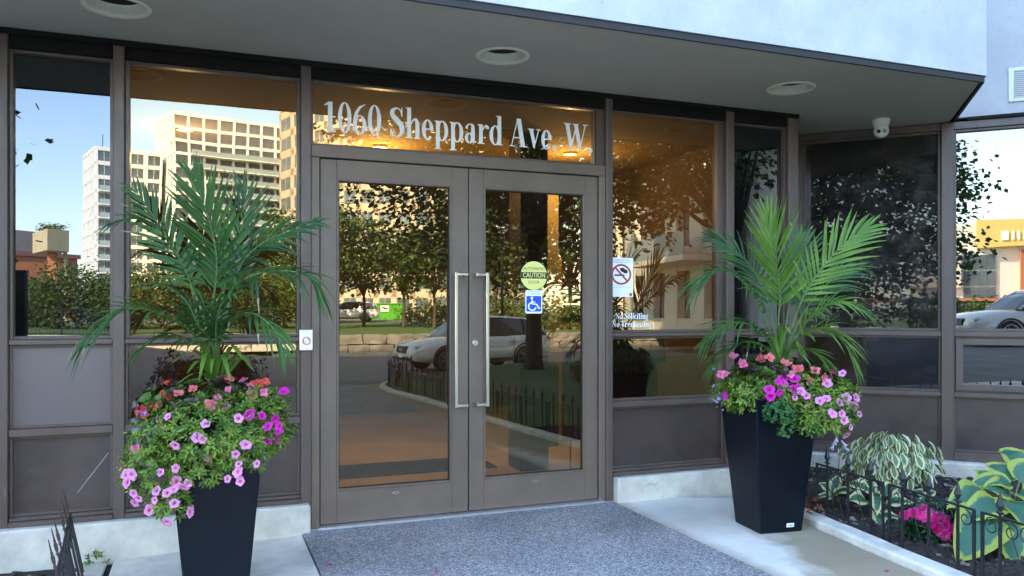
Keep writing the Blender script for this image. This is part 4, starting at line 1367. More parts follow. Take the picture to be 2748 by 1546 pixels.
def mound_hit(vx, vy, mounds, zdef):
    d = at(vx, vy, 1.0) - CAM
    best = None
    for c, rx, ry, rz in mounds:
        o = CAM - c
        O = Vector((o.dot(RGT) / rx, o.dot(FWD) / ry, o.z / rz))
        D = Vector((d.dot(RGT) / rx, d.dot(FWD) / ry, d.z / rz))
        A, B, C_ = D.dot(D), 2 * O.dot(D), O.dot(O) - 1
        q = B * B - 4 * A * C_
        if q > 0:
            tt = (-B - math.sqrt(q)) / (2 * A)
            if best is None or tt < best[0]:
                p = CAM + d * tt
                o2 = p - c
                nn = (RGT * (o2.dot(RGT) / rx ** 2) + FWD * (o2.dot(FWD) / ry ** 2) + UP * (o2.z / rz ** 2)).normalized()
                best = (tt, p, nn)
    if best:
        return best[1], best[2]
    return at(vx, vy, zdef), (-FWD * 0.8 + UP * 0.3).normalized()
def put_flowers(root, kind, spots, mounds, zdef, r0, r1, seed, lift=0.034):
    rr = random.Random(seed)
    for vx, vy in spots:
        p, nn = mound_hit(vx, vy, mounds, zdef)
        nn = (nn * 0.7 - FWD * 0.55 + UP * 0.12 + Vector((rr.uniform(-.55, .55), rr.uniform(-.55, .55), rr.uniform(-.45, .45)))).normalized()
        p = p + nn * lift - root.location
        q = nn.to_track_quat('Z', 'Y').to_matrix().to_4x4() @ Matrix.Rotation(rr.uniform(0, 6.28), 4, 'Z')
        s = rr.uniform(r0 * 0.98, r1 * 1.2)
        inst(rr.choice(BL[kind]), 'flower', root, p, q.to_euler(), (s, s * rr.uniform(0.74, 1.0), s * rr.uniform(0.7, 1.6)))
def foliage(root, mounds, n, l0, l1, wr, mats, seed, name='foliage', inner=0.72, shape='lance', up=0.35, segs=2, light=0.4):
    """sprigs of small leaves over the mounds: each sprig a whorl round a short shoot"""
    rr = random.Random(seed)
    m = MB()
    vol = [a[1] * a[2] + a[1] * a[3] for a in mounds]
    tot = sum(vol)
    for (c, rx, ry, rz), v in zip(mounds, vol):
        for _ in range(int(n * v / tot)):
            while True:
                u = Vector((rr.gauss(0, 1), rr.gauss(0, 1), rr.gauss(0, 1))).normalized()
                if u.z > -0.75 and not (u.y > 0.5 and rr.random() < 0.6):
                    break
            k = inner + (1.06 - inner) * rr.random() ** 0.6
            w = 1 + 0.16 * noise.noise(Vector((u.x * 3 + seed, u.y * 3, u.z * 3)))
            p = c + (RGT * (u.x * rx) + FWD * (u.y * ry) + UP * (u.z * rz)) * k * w
            nn = (RGT * (u.x / rx) + FWD * (u.y / ry) + UP * (u.z / rz)).normalized()
            axis = (nn + UP * up + Vector((rr.uniform(-.4, .4), rr.uniform(-.4, .4), rr.uniform(-.3, .3)))).normalized()
            a0 = rr.uniform(0, 6.28)
            s = axis.cross(Vector((0.31, 0.87, 0.2))).normalized()
            t = axis.cross(s)
            mi = 0 if rr.random() < light else 1
            for j in range(5):
                a = a0 + j * 2.4
                out = s * math.cos(a) + t * math.sin(a)
                d = (out + axis * rr.uniform(0.2, 0.9)).normalized()
                ln = rr.uniform(l0, l1) * (1.05 - 0.09 * j)
                m.leaf(p + axis * (0.006 * j), d, axis, ln, ln * wr, fold=0.3, droop=0.12, mi=mi, segs=segs, shape=shape)
    return stuff(m.build(name, mats, root, smooth=True))
def shoots(root, paths, mt='palm_stem', r=0.0025, name='stem'):
    m = MB()
    for p in paths:
        m.tube(crspline(p, 8), r, 5)
    return m.build(name, mt, root)

# left planter
ML_ = [ellip(at(535, 1082, 3.66), 0.315, 0.25, 0.165), ellip(at(640, 1035, 3.68), 0.135, 0.15, 0.10)]
MT_ = [ellip(at(398, 1178, 3.52), 0.135, 0.11, 0.150), ellip(at(432, 1262, 3.47), 0.062, 0.06, 0.085), ellip(at(598, 1130, 3.50), 0.115, 0.06, 0.105), ellip(at(500, 1160, 3.52), 0.14, 0.10, 0.105)]
t = thing('petunia_plant', 'trailing pink and magenta petunias spilling over the planter in front of the left window', 'flowers', PL + Vector((0, 0, 0.70)), 0, 'petunias in the planters')
foliage(t, ML_ + MT_, 2300, 0.022, 0.036, 0.42, ['petunia_leaf', 'petunia_leaf_dark'], 11, light=0.66)
put_flowers(t, 'pink', [(437, 1056), (449, 1112), (495, 1100), (518, 1100), (446, 1172), (448, 1206), (471, 1209), (438, 1238), (452, 1232), (425, 1246), (405, 1256), (437, 1271), (378, 1283), (428, 1298), (345, 1190), (338, 1215), (347, 1235), (595, 1136), (620, 1118), (611, 1166), (655, 1165), (575, 1208), (606, 1194), (611, 1216), (600, 1058), (520, 1072), (462, 1286), (357, 1245), (486, 1208), (415, 1190), (330, 1196), (352, 1252), (408, 1236)], ML_ + MT_, 3.45, 0.0185, 0.0235, 21)
put_flowers(t, 'rose', [(310, 1168), (348, 1130), (520, 1140), (462, 1228)], ML_ + MT_, 3.5, 0.014, 0.018, 22)
put_flowers(t, 'magenta', [(713, 997), (622, 1045), (660, 1048), (682, 1049), (676, 1078), (713, 1072), (668, 1102), (697, 1105), (690, 1088)], ML_ + MT_, 3.55, 0.020, 0.026, 23)
t = thing('begonia_plant', 'dark leaved begonias with red and coral blooms round the palm left of the doors', 'flowers', PL + Vector((0, 0, 0.72)), 0, 'begonias in the planters')
MBg = [ellip(at(530, 1010, 3.72), 0.29, 0.17, 0.085), ellip(at(405, 1030, 3.66), 0.09, 0.10, 0.09)]
foliage(t, MBg, 150, 0.034, 0.056, 0.9, ['begonia_leaf', 'petunia_leaf_dark'], 12, shape='heart', segs=4, light=0.75)
put_flowers(t, 'coral', [(490, 990), (452, 1000), (538, 1022), (582, 968), (640, 1000), (476, 1022)], MBg, 3.5, 0.020, 0.027, 24)
put_flowers(t, 'rose', [(565, 968), (556, 1004), (546, 1016), (562, 1022), (620, 972), (652, 992), (631, 985), (415, 1022), (423, 1045), (620, 1032), (410, 1042), (668, 984), (572, 990)], MBg, 3.5, 0.018, 0.025, 25)
put_flowers(t, 'red', [(430, 1002), (426, 982), (370, 1034), (380, 1026), (361, 1030), (655, 970), (645, 978), (418, 996), (378, 1042), (395, 1020), (670, 972)], MBg, 3.5, 0.016, 0.024, 26)
# dark coleus sprigs beside the palm
t = thing('coleus_plant', 'dark purple leaved sprigs behind the begonias in the left planter', 'plant', PL + Vector((-0.1, 0.08, 0.72)))
mat('coleus', (0.035, 0.012, 0.016), rough=0.5, var=0.5, scale=30)
foliage(t, [ellip(at(405, 985, 3.80), 0.05, 0.05, 0.09), ellip(at(648, 940, 3.8), 0.03, 0.03, 0.05), ellip(at(415, 940, 3.82), 0.03, 0.03, 0.06)], 70, 0.018, 0.03, 0.7, ['coleus', 'coleus'], 13, shape='heart')
t = thing('lobelia_plant', 'small violet lobelia trailing from the edge of the left planter', 'flowers', PL + Vector((-0.2, -0.15, 0.70)))
MV = [ellip(at(358, 1088, 3.55), 0.038, 0.03, 0.06)]
foliage(t, MV, 45, 0.012, 0.02, 0.3, ['petunia_leaf_dark', 'petunia_leaf'], 14)
rr = random.Random(5)
put_flowers(t, 'violet', [(358 + rr.gauss(0, 13), 1088 + rr.gauss(0, 22)) for _ in range(46)], MV, 3.53, 0.006, 0.010, 27, 0.006)

# right planter
MR_ = [ellip(at(1968, 985, 4.60), 0.33, 0.20, 0.135), ellip(at(2085, 1005, 4.52), 0.13, 0.13, 0.115), ellip(at(1868, 985, 4.62), 0.115, 0.12, 0.085)]
MS_ = [ellip(at(2085, 1048, 4.40), 0.125, 0.09, 0.095), ellip(at(1870, 1000, 4.45), 0.08, 0.07, 0.07), ellip(at(2040, 1060, 4.40), 0.06, 0.05, 0.075)]
t = thing('petunia_plant', 'bushy magenta and pale pink petunias in the planter next to the planting bed', 'flowers', PR + Vector((0, 0, 0.70)), 0, 'petunias in the planters')
foliage(t, MR_ + MS_, 2000, 0.024, 0.042, 0.42, ['petunia_leaf', 'petunia_leaf_dark'], 31, light=0.62)
put_flowers(t, 'magenta', [(1929, 940), (1948, 940), (1955, 968), (1972, 970), (1997, 960), (1998, 977), (1958, 984), (1833, 988), (1935, 985), (1938, 998), (1912, 1016), (1963, 962), (1988, 985), (1838, 998), (1978, 955)], MR_ + MS_, 4.4, 0.021, 0.028, 32)
put_flowers(t, 'pink', [(2010, 990), (2021, 996), (2065, 1015), (2080, 972), (2120, 946), (2031, 1020), (2050, 1012), (2078, 1010), (2100, 1016), (2126, 1002), (2140, 1004), (2090, 1046), (2081, 1043), (2108, 1042), (2115, 1060), (2150, 1040), (2126, 1076), (2117, 1085), (2138, 1022), (2003, 1000), (2072, 960)], MR_ + MS_, 4.4, 0.020, 0.026, 33)
t = thing('begonia_plant', 'coral and rose begonias ringing the palm in the planter by the bed', 'flowers', PR + Vector((0, 0, 0.72)), 0, 'begonias in the planters')
MBr = [ellip(at(1965, 945, 4.60), 0.30, 0.17, 0.075)]
foliage(t, MBr, 110, 0.032, 0.052, 0.85, ['begonia_leaf', 'petunia_leaf_dark'], 34, shape='heart', segs=4, light=0.45)
put_flowers(t, 'coral', [(1933, 908), (1971, 928), (2010, 935), (2048, 938), (2025, 960), (2060, 950), (1918, 915)], MBr, 4.4, 0.026, 0.035, 35)
put_flowers(t, 'rose', [(1847, 906), (1870, 919), (1826, 948), (1812, 946), (2082, 942), (2060, 965), (1852, 912), (2010, 968), (1990, 945), (2095, 955), (1880, 925)], MBr, 4.45, 0.020, 0.028, 36)
t = thing('ivy_plant', 'small bright green ivy hanging over the front corner of the planter by the bed', 'plant', PR + Vector((-0.05, -0.2, 0.66)))
foliage(t, [ellip(at(1962, 1038, 4.34), 0.075, 0.035, 0.055), ellip(at(1978, 1078, 4.33), 0.028, 0.025, 0.055)], 150, 0.012, 0.020, 0.95, ['ivy_leaf', 'petunia_leaf_dark'], 37, shape='heart', light=0.8)
t = thing('lobelia_plant', 'pale lobelia sprigs at the window side of the planter by the bed', 'flowers', PR + Vector((-0.3, 0.05, 0.70)))
MV = [ellip(at(1806, 995, 4.5), 0.028, 0.03, 0.06)]
foliage(t, MV, 40, 0.012, 0.022, 0.3, ['petunia_leaf_dark', 'petunia_leaf'], 38)
put_flowers(t, 'violet', [(1806 + rr.gauss(0, 9), 998 + rr.gauss(0, 22)) for _ in range(16)], MV, 4.47, 0.006, 0.010, 39, 0.006)

# ------------------------------------------------------------------ palms
def frond(root, pts, llen, seed, light=False, bare=0.25, pairs=30, spread=(62, 22), width=0.020, droop=0.25, nrm=None, vee=0.35, tips=0.12):
    """one feather leaf: arching rachis with two rows of narrow leaflets"""
    rr = random.Random(seed)
    pairs = int(pairs * 0.74)
    llen = llen * 0.9
    n = 40
    c = crspline(pts, n)
    L = [0.0]
    for a, b in zip(c, c[1:]):
        L.append(L[-1] + (b - a).length)
    tot = L[-1]
    m = MB()
    m.tube(c, [0.0075 * (1 - 0.82 * l / tot) + 0.0008 for l in L], 6, 1)
    nrm = nrm or (UP * 0.55 - FWD * 0.65)
    for i in range(pairs):
        u = bare + (1 - bare) * (i + 0.5) / pairs
        l = u * tot
        k = min(range(n), key=lambda j: abs(L[j] - l))
        f = 0 if L[k + 1] == L[k] else (l - L[k]) / (L[k + 1] - L[k])
        p = c[k].lerp(c[k + 1], max(0, min(1, f)))
        tg = (c[min(k + 2, n)] - c[max(k - 1, 0)]).normalized()
        v = (u - bare) / (1 - bare)
        sd = tg.cross(nrm).normalized()
        up2 = sd.cross(tg).normalized()
        prof = (0.55 + 1.25 * v) if v < 0.36 else 1.0 - 0.60 * ((v - 0.36) / 0.64) ** 1.7
        ang = R(spread[0] + (spread[1] - spread[0]) * v)
        for s in (-1, 1):
            a = ang * rr.uniform(0.88, 1.12)
            d = tg * math.cos(a) + (sd * s + up2 * vee) .normalized() * math.sin(a)
            d = (d + Vector((rr.gauss(0, .04), rr.gauss(0, .04), rr.gauss(0, .04)))).normalized()
            ln = llen * prof * rr.uniform(0.86, 1.06)
            w = width * rr.uniform(0.8, 1.15) * (0.7 + 0.5 * (1 - v))
            dr = droop * rr.uniform(0.3, 1.7)
            seg = 5
            side = d.cross(up2).normalized()
            nn = side.cross(d).normalized()
            vs = []
            tw = rr.uniform(-.5, .5)
            for q in range(seg + 1):
                t = q / seg
                ww = w * 0.5 * (0.45 + 1.5 * t if t < 0.3 else (1.0 - ((t - 0.3) / 0.7) ** 1.6)) + 0.0004
                pc = p + d * (ln * t) - UP * (dr * ln * t ** 2.2)
                sv = (side * math.cos(tw * t) + nn * math.sin(tw * t))
                vs += [pc - sv * ww + nn * ww * 0.35, pc, pc + sv * ww + nn * ww * 0.35]
            b = len(m.v)
            brown = rr.random() < tips
            for q in range(seg):
                z = q * 3
                m.add([], [])
            fs = []
            m.v += [Vector(x) for x in vs]
            m.e += [0.0] * len(vs)
            for q in range(seg):
                z = b + q * 3
                for ff in ((z, z + 1, z + 4, z + 3), (z + 1, z + 2, z + 5, z + 4)):
                    m.f.append(list(ff))
                    m.m.append(2 if (brown and q == seg - 1) else 0)
    return m.build('frond', ['palm_leaf_light' if light else 'palm_leaf', 'palm_stem', 'palm_tip'], root, smooth=True)
def S(*a):
    return [at(*q) for q in a]
pz = 0.70
t = thing('palm_plant', 'feathery palm rising from the petunia planter in front of the left window', 'palm', PL + Vector((0.0, 0.02, pz)), 0, 'palms in the planters')
b0 = at(540, 985, 3.75)
def fr(pts, ll, seed, **kw):
    frond(t, [b0 + Vector((rnd.uniform(-.02, .02), rnd.uniform(-.02, .02), 0))] + S(*pts), ll, seed, **kw)
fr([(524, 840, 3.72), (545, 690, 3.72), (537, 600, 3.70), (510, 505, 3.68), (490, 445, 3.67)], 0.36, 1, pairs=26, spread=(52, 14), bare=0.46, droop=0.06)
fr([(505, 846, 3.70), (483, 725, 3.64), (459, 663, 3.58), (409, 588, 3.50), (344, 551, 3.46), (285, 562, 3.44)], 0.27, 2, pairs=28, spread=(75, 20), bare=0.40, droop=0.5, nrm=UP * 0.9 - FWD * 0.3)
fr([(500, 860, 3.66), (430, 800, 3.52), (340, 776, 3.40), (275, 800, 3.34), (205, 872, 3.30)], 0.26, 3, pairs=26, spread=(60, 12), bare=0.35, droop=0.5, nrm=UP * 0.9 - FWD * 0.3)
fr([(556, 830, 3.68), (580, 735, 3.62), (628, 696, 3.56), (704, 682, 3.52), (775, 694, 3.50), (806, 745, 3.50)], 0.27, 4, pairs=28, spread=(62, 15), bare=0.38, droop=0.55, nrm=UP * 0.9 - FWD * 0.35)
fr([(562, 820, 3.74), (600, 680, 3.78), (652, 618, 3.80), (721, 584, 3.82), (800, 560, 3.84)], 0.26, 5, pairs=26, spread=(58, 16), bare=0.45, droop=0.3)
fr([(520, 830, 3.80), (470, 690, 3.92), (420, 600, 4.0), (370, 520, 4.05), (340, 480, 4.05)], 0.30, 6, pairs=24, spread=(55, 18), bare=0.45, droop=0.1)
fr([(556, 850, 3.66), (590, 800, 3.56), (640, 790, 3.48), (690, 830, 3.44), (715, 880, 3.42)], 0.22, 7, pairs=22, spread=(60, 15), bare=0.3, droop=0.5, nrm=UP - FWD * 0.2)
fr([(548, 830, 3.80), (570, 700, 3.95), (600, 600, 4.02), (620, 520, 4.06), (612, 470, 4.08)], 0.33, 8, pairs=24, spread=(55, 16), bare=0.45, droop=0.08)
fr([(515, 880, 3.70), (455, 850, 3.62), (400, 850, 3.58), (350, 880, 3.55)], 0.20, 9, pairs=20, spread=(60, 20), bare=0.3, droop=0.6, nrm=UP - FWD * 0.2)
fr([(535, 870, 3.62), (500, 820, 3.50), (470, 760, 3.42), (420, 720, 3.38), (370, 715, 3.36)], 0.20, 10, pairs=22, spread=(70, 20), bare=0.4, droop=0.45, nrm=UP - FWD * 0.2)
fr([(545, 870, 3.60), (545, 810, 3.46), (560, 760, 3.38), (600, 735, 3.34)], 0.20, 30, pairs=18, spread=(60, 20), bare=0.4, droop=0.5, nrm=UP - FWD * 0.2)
# young strap leaves at the base
def straps(root, base, tips, w, mt, seed):
    rr = random.Random(seed)
    for q in tips:
        a = base + Vector((rr.uniform(-.03, .03), rr.uniform(-.03, .03), 0))
        e = at(*q)
        mid = (a + e) * 0.5 + UP * rr.uniform(0.05, 0.13)
        c = crspline([a, mid, e], 8)
        m = MB()
        sd = RGT * math.cos(rr.uniform(-.7, .7)) + UP * 0.2
        vs, fs = [], []
        for i, p in enumerate(c):
            t = i / 8
            ww = w * 0.5 * max(0.06, math.sin(math.pi * (0.1 + 0.88 * t)) ** 0.8)
            vs += [p - sd * ww, p + FWD * ww * 0.3, p + sd * ww]
        for i in range(8):
            z = i * 3
            fs += [(z, z + 1, z + 4, z + 3), (z + 1, z + 2, z + 5, z + 4)]
        m.add(vs, fs)
        m.build('strap_leaf', mt, root, smooth=True)
straps(t, at(545, 960, 3.70), [(470, 940, 3.55), (440, 970, 3.55), (500, 960, 3.45), (640, 935, 3.58), (470, 868, 3.5), (612, 905, 3.5), (580, 960, 3.5), (425, 920, 3.6), (530, 940, 3.42), (665, 900, 3.6)], 0.026, 'palm_leaf_light', 3)

t = thing('palm_plant', 'bright green feathery palm rising from the planter next to the planting bed', 'palm', PR + Vector((0.0, 0.02, pz)), 0, 'palms in the planters')
b0 = at(1965, 935, 4.62)
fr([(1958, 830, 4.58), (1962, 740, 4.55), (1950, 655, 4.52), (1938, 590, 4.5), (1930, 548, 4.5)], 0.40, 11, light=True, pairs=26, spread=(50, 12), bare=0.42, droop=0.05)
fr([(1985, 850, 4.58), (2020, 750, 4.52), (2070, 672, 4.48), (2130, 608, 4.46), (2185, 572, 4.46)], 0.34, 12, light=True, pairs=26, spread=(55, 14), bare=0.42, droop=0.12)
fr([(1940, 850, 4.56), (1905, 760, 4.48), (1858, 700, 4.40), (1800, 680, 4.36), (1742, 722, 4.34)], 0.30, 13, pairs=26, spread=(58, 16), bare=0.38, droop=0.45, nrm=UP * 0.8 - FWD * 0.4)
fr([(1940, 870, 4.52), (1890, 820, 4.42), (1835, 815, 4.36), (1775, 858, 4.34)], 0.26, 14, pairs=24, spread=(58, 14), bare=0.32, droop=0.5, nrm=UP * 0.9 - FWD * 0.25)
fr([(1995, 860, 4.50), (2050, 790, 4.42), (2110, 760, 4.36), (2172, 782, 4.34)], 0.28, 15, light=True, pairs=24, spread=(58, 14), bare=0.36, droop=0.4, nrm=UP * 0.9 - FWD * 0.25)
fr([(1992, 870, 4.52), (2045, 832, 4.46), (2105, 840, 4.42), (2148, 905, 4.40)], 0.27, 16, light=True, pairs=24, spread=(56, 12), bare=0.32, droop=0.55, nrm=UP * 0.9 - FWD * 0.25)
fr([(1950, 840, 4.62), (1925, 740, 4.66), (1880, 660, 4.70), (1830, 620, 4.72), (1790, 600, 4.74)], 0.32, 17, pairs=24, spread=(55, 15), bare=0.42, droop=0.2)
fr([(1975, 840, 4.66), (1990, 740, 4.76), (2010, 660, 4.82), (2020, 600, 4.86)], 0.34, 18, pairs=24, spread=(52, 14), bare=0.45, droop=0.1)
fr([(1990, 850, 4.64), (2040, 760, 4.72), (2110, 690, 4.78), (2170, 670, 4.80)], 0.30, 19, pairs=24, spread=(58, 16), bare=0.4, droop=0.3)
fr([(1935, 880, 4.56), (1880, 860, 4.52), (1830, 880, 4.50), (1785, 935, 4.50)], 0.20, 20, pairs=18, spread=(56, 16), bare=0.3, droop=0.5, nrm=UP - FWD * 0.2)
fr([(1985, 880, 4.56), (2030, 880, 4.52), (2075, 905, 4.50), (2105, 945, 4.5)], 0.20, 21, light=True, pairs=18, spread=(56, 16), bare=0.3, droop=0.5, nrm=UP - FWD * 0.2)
straps(t, at(1965, 925, 4.55), [(1930, 850, 4.45), (1990, 840, 4.45), (2020, 880, 4.45), (1910, 890, 4.45), (1960, 820, 4.5), (2040, 920, 4.45)], 0.026, 'palm_leaf_light', 4)

# ------------------------------------------------------------------ wrought iron edging
def spiral(cx, cz, r0, r1, a0, turns, n=22):
    return [(cx + (r0 + (r1 - r0) * k / n) * math.cos(R(a0) + turns * 6.283 * k / n), 0.0, cz + (r0 + (r1 - r0) * k / n) * math.sin(R(a0) + turns * 6.283 * k / n)) for k in range(n + 1)]
def fence_panel(label, group, tall=False, mt='black_iron'):
    """local x runs along the panel; ground at z = 0"""
    t = thing('garden_fence', label, 'fence', (0, 0, 0), 0, group)
    W, H = 0.56, 0.295
    for x in (0.006, W - 0.006):
        MB().box(x - 0.006, x + 0.006, -0.006, 0.006, -0.05, H).build('post', mt, t, local=True)
    MB().cbox(0.0, W, -0.007, 0.007, H + 0.0004, H + 0.010, 0.002).build('top_rail', mt, t, local=True)
    for k, x in enumerate((0.08, 0.24, 0.42) if tall else (0.10, 0.28, 0.46)):
        p = MB().box(x - 0.0055, x + 0.0055, -0.0055, 0.0055, -0.05, H - 0.0005).build('picket', mt, t, local=True)
        if not tall:
            prof = [(0.006, 0.010), (0.006, 0.018), (0.014, 0.026), (0.007, 0.034), (0.009, 0.040), (0.017, 0.058), (0.010, 0.085), (0.001, 0.118)]
        else:
            prof = [(0.0035, 0.010), (0.003, 0.030), (0.007, 0.038), (0.004, 0.048), (0.0065, 0.058), (0.007, 0.078), (0.004, 0.088), (0.005, 0.094), (0.0035, 0.100), (0.0015, 0.148)]
        m = MB().lathe(prof, 8, (x, 0, H))
        if not tall:
            m.box(x - 0.019, x + 0.019, -0.004, 0.004, H + 0.022, H + 0.030)
        m.build('finial', mt if not tall else 'rust_iron', p, local=True)
    for x, s in ((0.055, 1), (0.155, -1), (0.235, 1), (0.325, -1), (0.405, 1), (0.505, -1)):
        m = MB().tube(spiral(x, H - 0.045, 0.040, 0.012, 90 if s > 0 else 90, 1.2 * s), 0.003, 5)
        m.build('scroll', mt, t, local=True)
    for x in (0.14, 0.32):
        MB().tube([(x, 0.004, H - 0.02), (x + 0.11, 0.010, -0.03)], 0.0022, 4).build('brace', mt, t, local=True)
    return t
proto = fence_panel('short black spear topped iron fence panel standing along the kerb of the planting bed', 'iron edging along the kerb')
fpts = [p + Vector((0.135, 0.0, 0)) for p in curb_pts]
acc = 0.0
want = []
pos = Vector((2.785, -0.895, 0))
# walk along the kerb line in steps of one panel
flat = [q for q in fpts if q.y < -0.7]
def walk(p0, length):
    for q in flat:
        if (q - p0).length >= length and q.y < p0.y - 0.05:
            return p0 + (q - p0).normalized() * length
    return None
first = True
for k in range(15):
    nx = walk(pos, 0.57)
    if nx is None:
        break
    d = nx - pos
    o = proto if first else copy_tree(proto)
    first = False
    if k < 4:
        o['label'] = ['short black iron fence panel with its end post beside the black planter', 'short black iron fence panel standing in front of the crimson impatiens', 'short black iron fence panel standing in front of the large hosta', 'short black iron fence panel just past the large hosta along the kerb'][k]
    else:
        o['label'] = 'short black spear topped iron fence panel bordering the lawn past the planting bed'
    o.location = (pos.x, pos.y, 0.035)
    o.rotation_euler = (0, 0, math.atan2(d.y, d.x))
    pos = nx + d.normalized() * 0.025
left = fence_panel('short iron fence panel with rusty finials whose post stands against the concrete base', 'iron edging at the left soil bed', tall=True)
left.location = (-1.175, -0.25, -0.045)
left.rotation_euler = (R(11), 0, R(-84.5))
o = copy_tree(left)
o['label'] = 'short iron fence panel with rusty finials leading away from the concrete base'
o.location = (-1.118, -0.83, -0.045)
o.rotation_euler = (R(12), 0, R(-84.5))

# ------------------------------------------------------------------ bed plants
def bigleaf(root, base, tip, width, mt, nrm, seed, cup=0.18, arch=0.25, stalk_from=None, cols=8, rows=9):
    rr = random.Random(seed)
    d = tip - base
    ln = d.length
    d.normalize()
    s = d.cross(nrm).normalized()
    n2 = s.cross(d).normalized()
    m = MB()
    vs, ed, fs = [], [], []
    for i in range(rows + 1):
        t = i / rows
        w = (max(0.0, math.sin(math.pi * (0.06 + 0.94 * t ** 0.72))) ** 0.72) * width * 0.5
        w = max(w, 0.001)
        for j in range(cols + 1):
            u = j / cols * 2 - 1
            rip = 0.006 * math.cos(u * math.pi * 4.5) * math.sin(math.pi * t)
            wav = 0.010 * math.sin(t * 9 + seed + u * 2) * abs(u)
            q = base + d * (ln * t + 0.10 * width * (u * u) * (0.5 - t) * -1) + s * (u * w) + n2 * (cup * w * (abs(u) ** 1.5) + arch * ln * math.sin(math.pi * t) * 0.5 + rip + wav) - UP * (0.14 * ln * t * t)
            vs.append(q)
            ed.append(max(abs(u) ** 1.1, (t - 0.70) * 3.0 if t > 0.7 else 0, 0.0))
    c1 = cols + 1
    for i in range(rows):
        for j in range(cols):
            fs.append((i * c1 + j, i * c1 + j + 1, (i + 1) * c1 + j + 1, (i + 1) * c1 + j))
    m.add(vs, fs, 0, ed)
    o = m.build('leaf', mt, root, smooth=True, edges=True)
    if stalk_from is not None:
        MB().tube(crspline([stalk_from, (stalk_from + base) * 0.5 + UP * 0.03, base + d * 0.01], 6), 0.004, 5).build('stalk', 'palm_stem', root)
    return o
def sat(px, py, Z):
    return at(px / K, py / K, Z)
# big hosta
hc = sat(2705, 1395, 4.32); hc.z = 0.03
t = thing('hosta_plant', 'large hosta with blue green leaves edged in yellow green behind the iron fence', 'hosta', hc)
for i, (bx_, by_, bz, tx, ty, tz, w) in enumerate([
        (2660, 1385, 4.12, 2572, 1478, 3.92, 0.215), (2650, 1330, 4.28, 2545, 1345, 4.18, 0.155), (2690, 1355, 4.20, 2570, 1385, 4.05, 0.13),
        (2715, 1290, 4.42, 2648, 1238, 4.52, 0.135), (2745, 1250, 4.50, 2682, 1200, 4.62, 0.14), (2712, 1300, 4.38, 2600, 1288, 4.36, 0.095),
        (2700, 1345, 4.25, 2765, 1410, 4.02, 0.17), (2690, 1400, 4.10, 2722, 1500, 3.92, 0.17), (2705, 1330, 4.34, 2640, 1300, 4.30, 0.13),
        (2735, 1290, 4.40, 2790, 1240, 4.40, 0.16), (2740, 1320, 4.36, 2840, 1360, 4.2, 0.18), (2740, 1350, 4.30, 2830, 1460, 4.0, 0.20), (2760, 1270, 4.50, 2860, 1250, 4.6, 0.18), (2690, 1325, 4.38, 2615, 1250, 4.45, 0.11)]):
    bigleaf(t, sat(bx_, by_, bz), sat(tx, ty, tz), w * 1.25, 'hosta_big', UP * 0.8 - FWD * 0.6, i, stalk_from=hc)
# small cream edged hostas
for lab, cpx, cpy, cz, specs in [
        ('small cream edged hosta between the iron fence and the pale shrub', 2345, 1375, 4.75,
         [(2335, 1320, 4.78, 2268, 1290, 4.85, .085), (2325, 1345, 4.72, 2272, 1335, 4.70, .10), (2350, 1322, 4.72, 2352, 1372, 4.58, .085), (2352, 1375, 4.66, 2362, 1415, 4.55, .08), (2372, 1330, 4.80, 2405, 1290, 4.9, .085), (2380, 1350, 4.75, 2456, 1345, 4.70, .08), (2365, 1385, 4.7, 2425, 1390, 4.65, .06), (2345, 1325, 4.85, 2320, 1280, 4.95, .07)]),
        ('tiny cream edged hosta close to the planter and the iron fence', 2235, 1345, 5.0,
         [(2232, 1325, 5.0, 2195, 1290, 5.0, .07), (2235, 1320, 5.0, 2250, 1270, 5.05, .075), (2240, 1325, 4.95, 2290, 1310, 4.9, .06), (2230, 1335, 4.95, 2185, 1330, 4.9, .05)]),
        ('little striped hosta under the front of the pale shrub', 2480, 1345, 4.85,
         [(2482, 1335, 4.85, 2450, 1310, 4.85, .055), (2485, 1335, 4.85, 2510, 1315, 4.85, .055), (2480, 1338, 4.82, 2470, 1355, 4.75, .05)])]:
    c = sat(cpx, cpy, cz); c.z = 0.03
    t = thing('hosta_plant', lab, 'hosta', c)
    for i, (bx_, by_, bz, tx, ty, tz, w) in enumerate(specs):
        bigleaf(t, sat(bx_, by_, bz), sat(tx, ty, tz), w, 'hosta_small', UP * 0.75 - FWD * 0.6, i + 20, stalk_from=c)
# magenta impatiens
c = sat(2495, 1455, 4.3); c.z = 0.03
t = thing('impatiens_plant', 'dark leaved impatiens with crimson magenta blooms behind the iron fence', 'flowers', c)
mi_ = [ellip(c + UP * 0.10, 0.12, 0.10, 0.10)]
foliage(t, [ellip(c + UP * 0.085 + RGT * 0.02, 0.13, 0.11, 0.085)], 80, 0.05, 0.085, 0.36, ['impatiens_leaf', 'impatiens_leaf'], 51, segs=4)
put_flowers(t, 'crimson', [(x / K, y / K) for x, y in [(2447, 1378), (2436, 1388), (2479, 1366), (2482, 1392), (2497, 1398), (2509, 1382), (2528, 1394), (2543, 1420), (2468, 1384), (2520, 1408), (2552, 1412), (2490, 1380), (2535, 1432)]], [ellip(c + UP * 0.14 - FWD * 0.02, 0.14, 0.11, 0.09)], 4.15, 0.028, 0.037, 52)
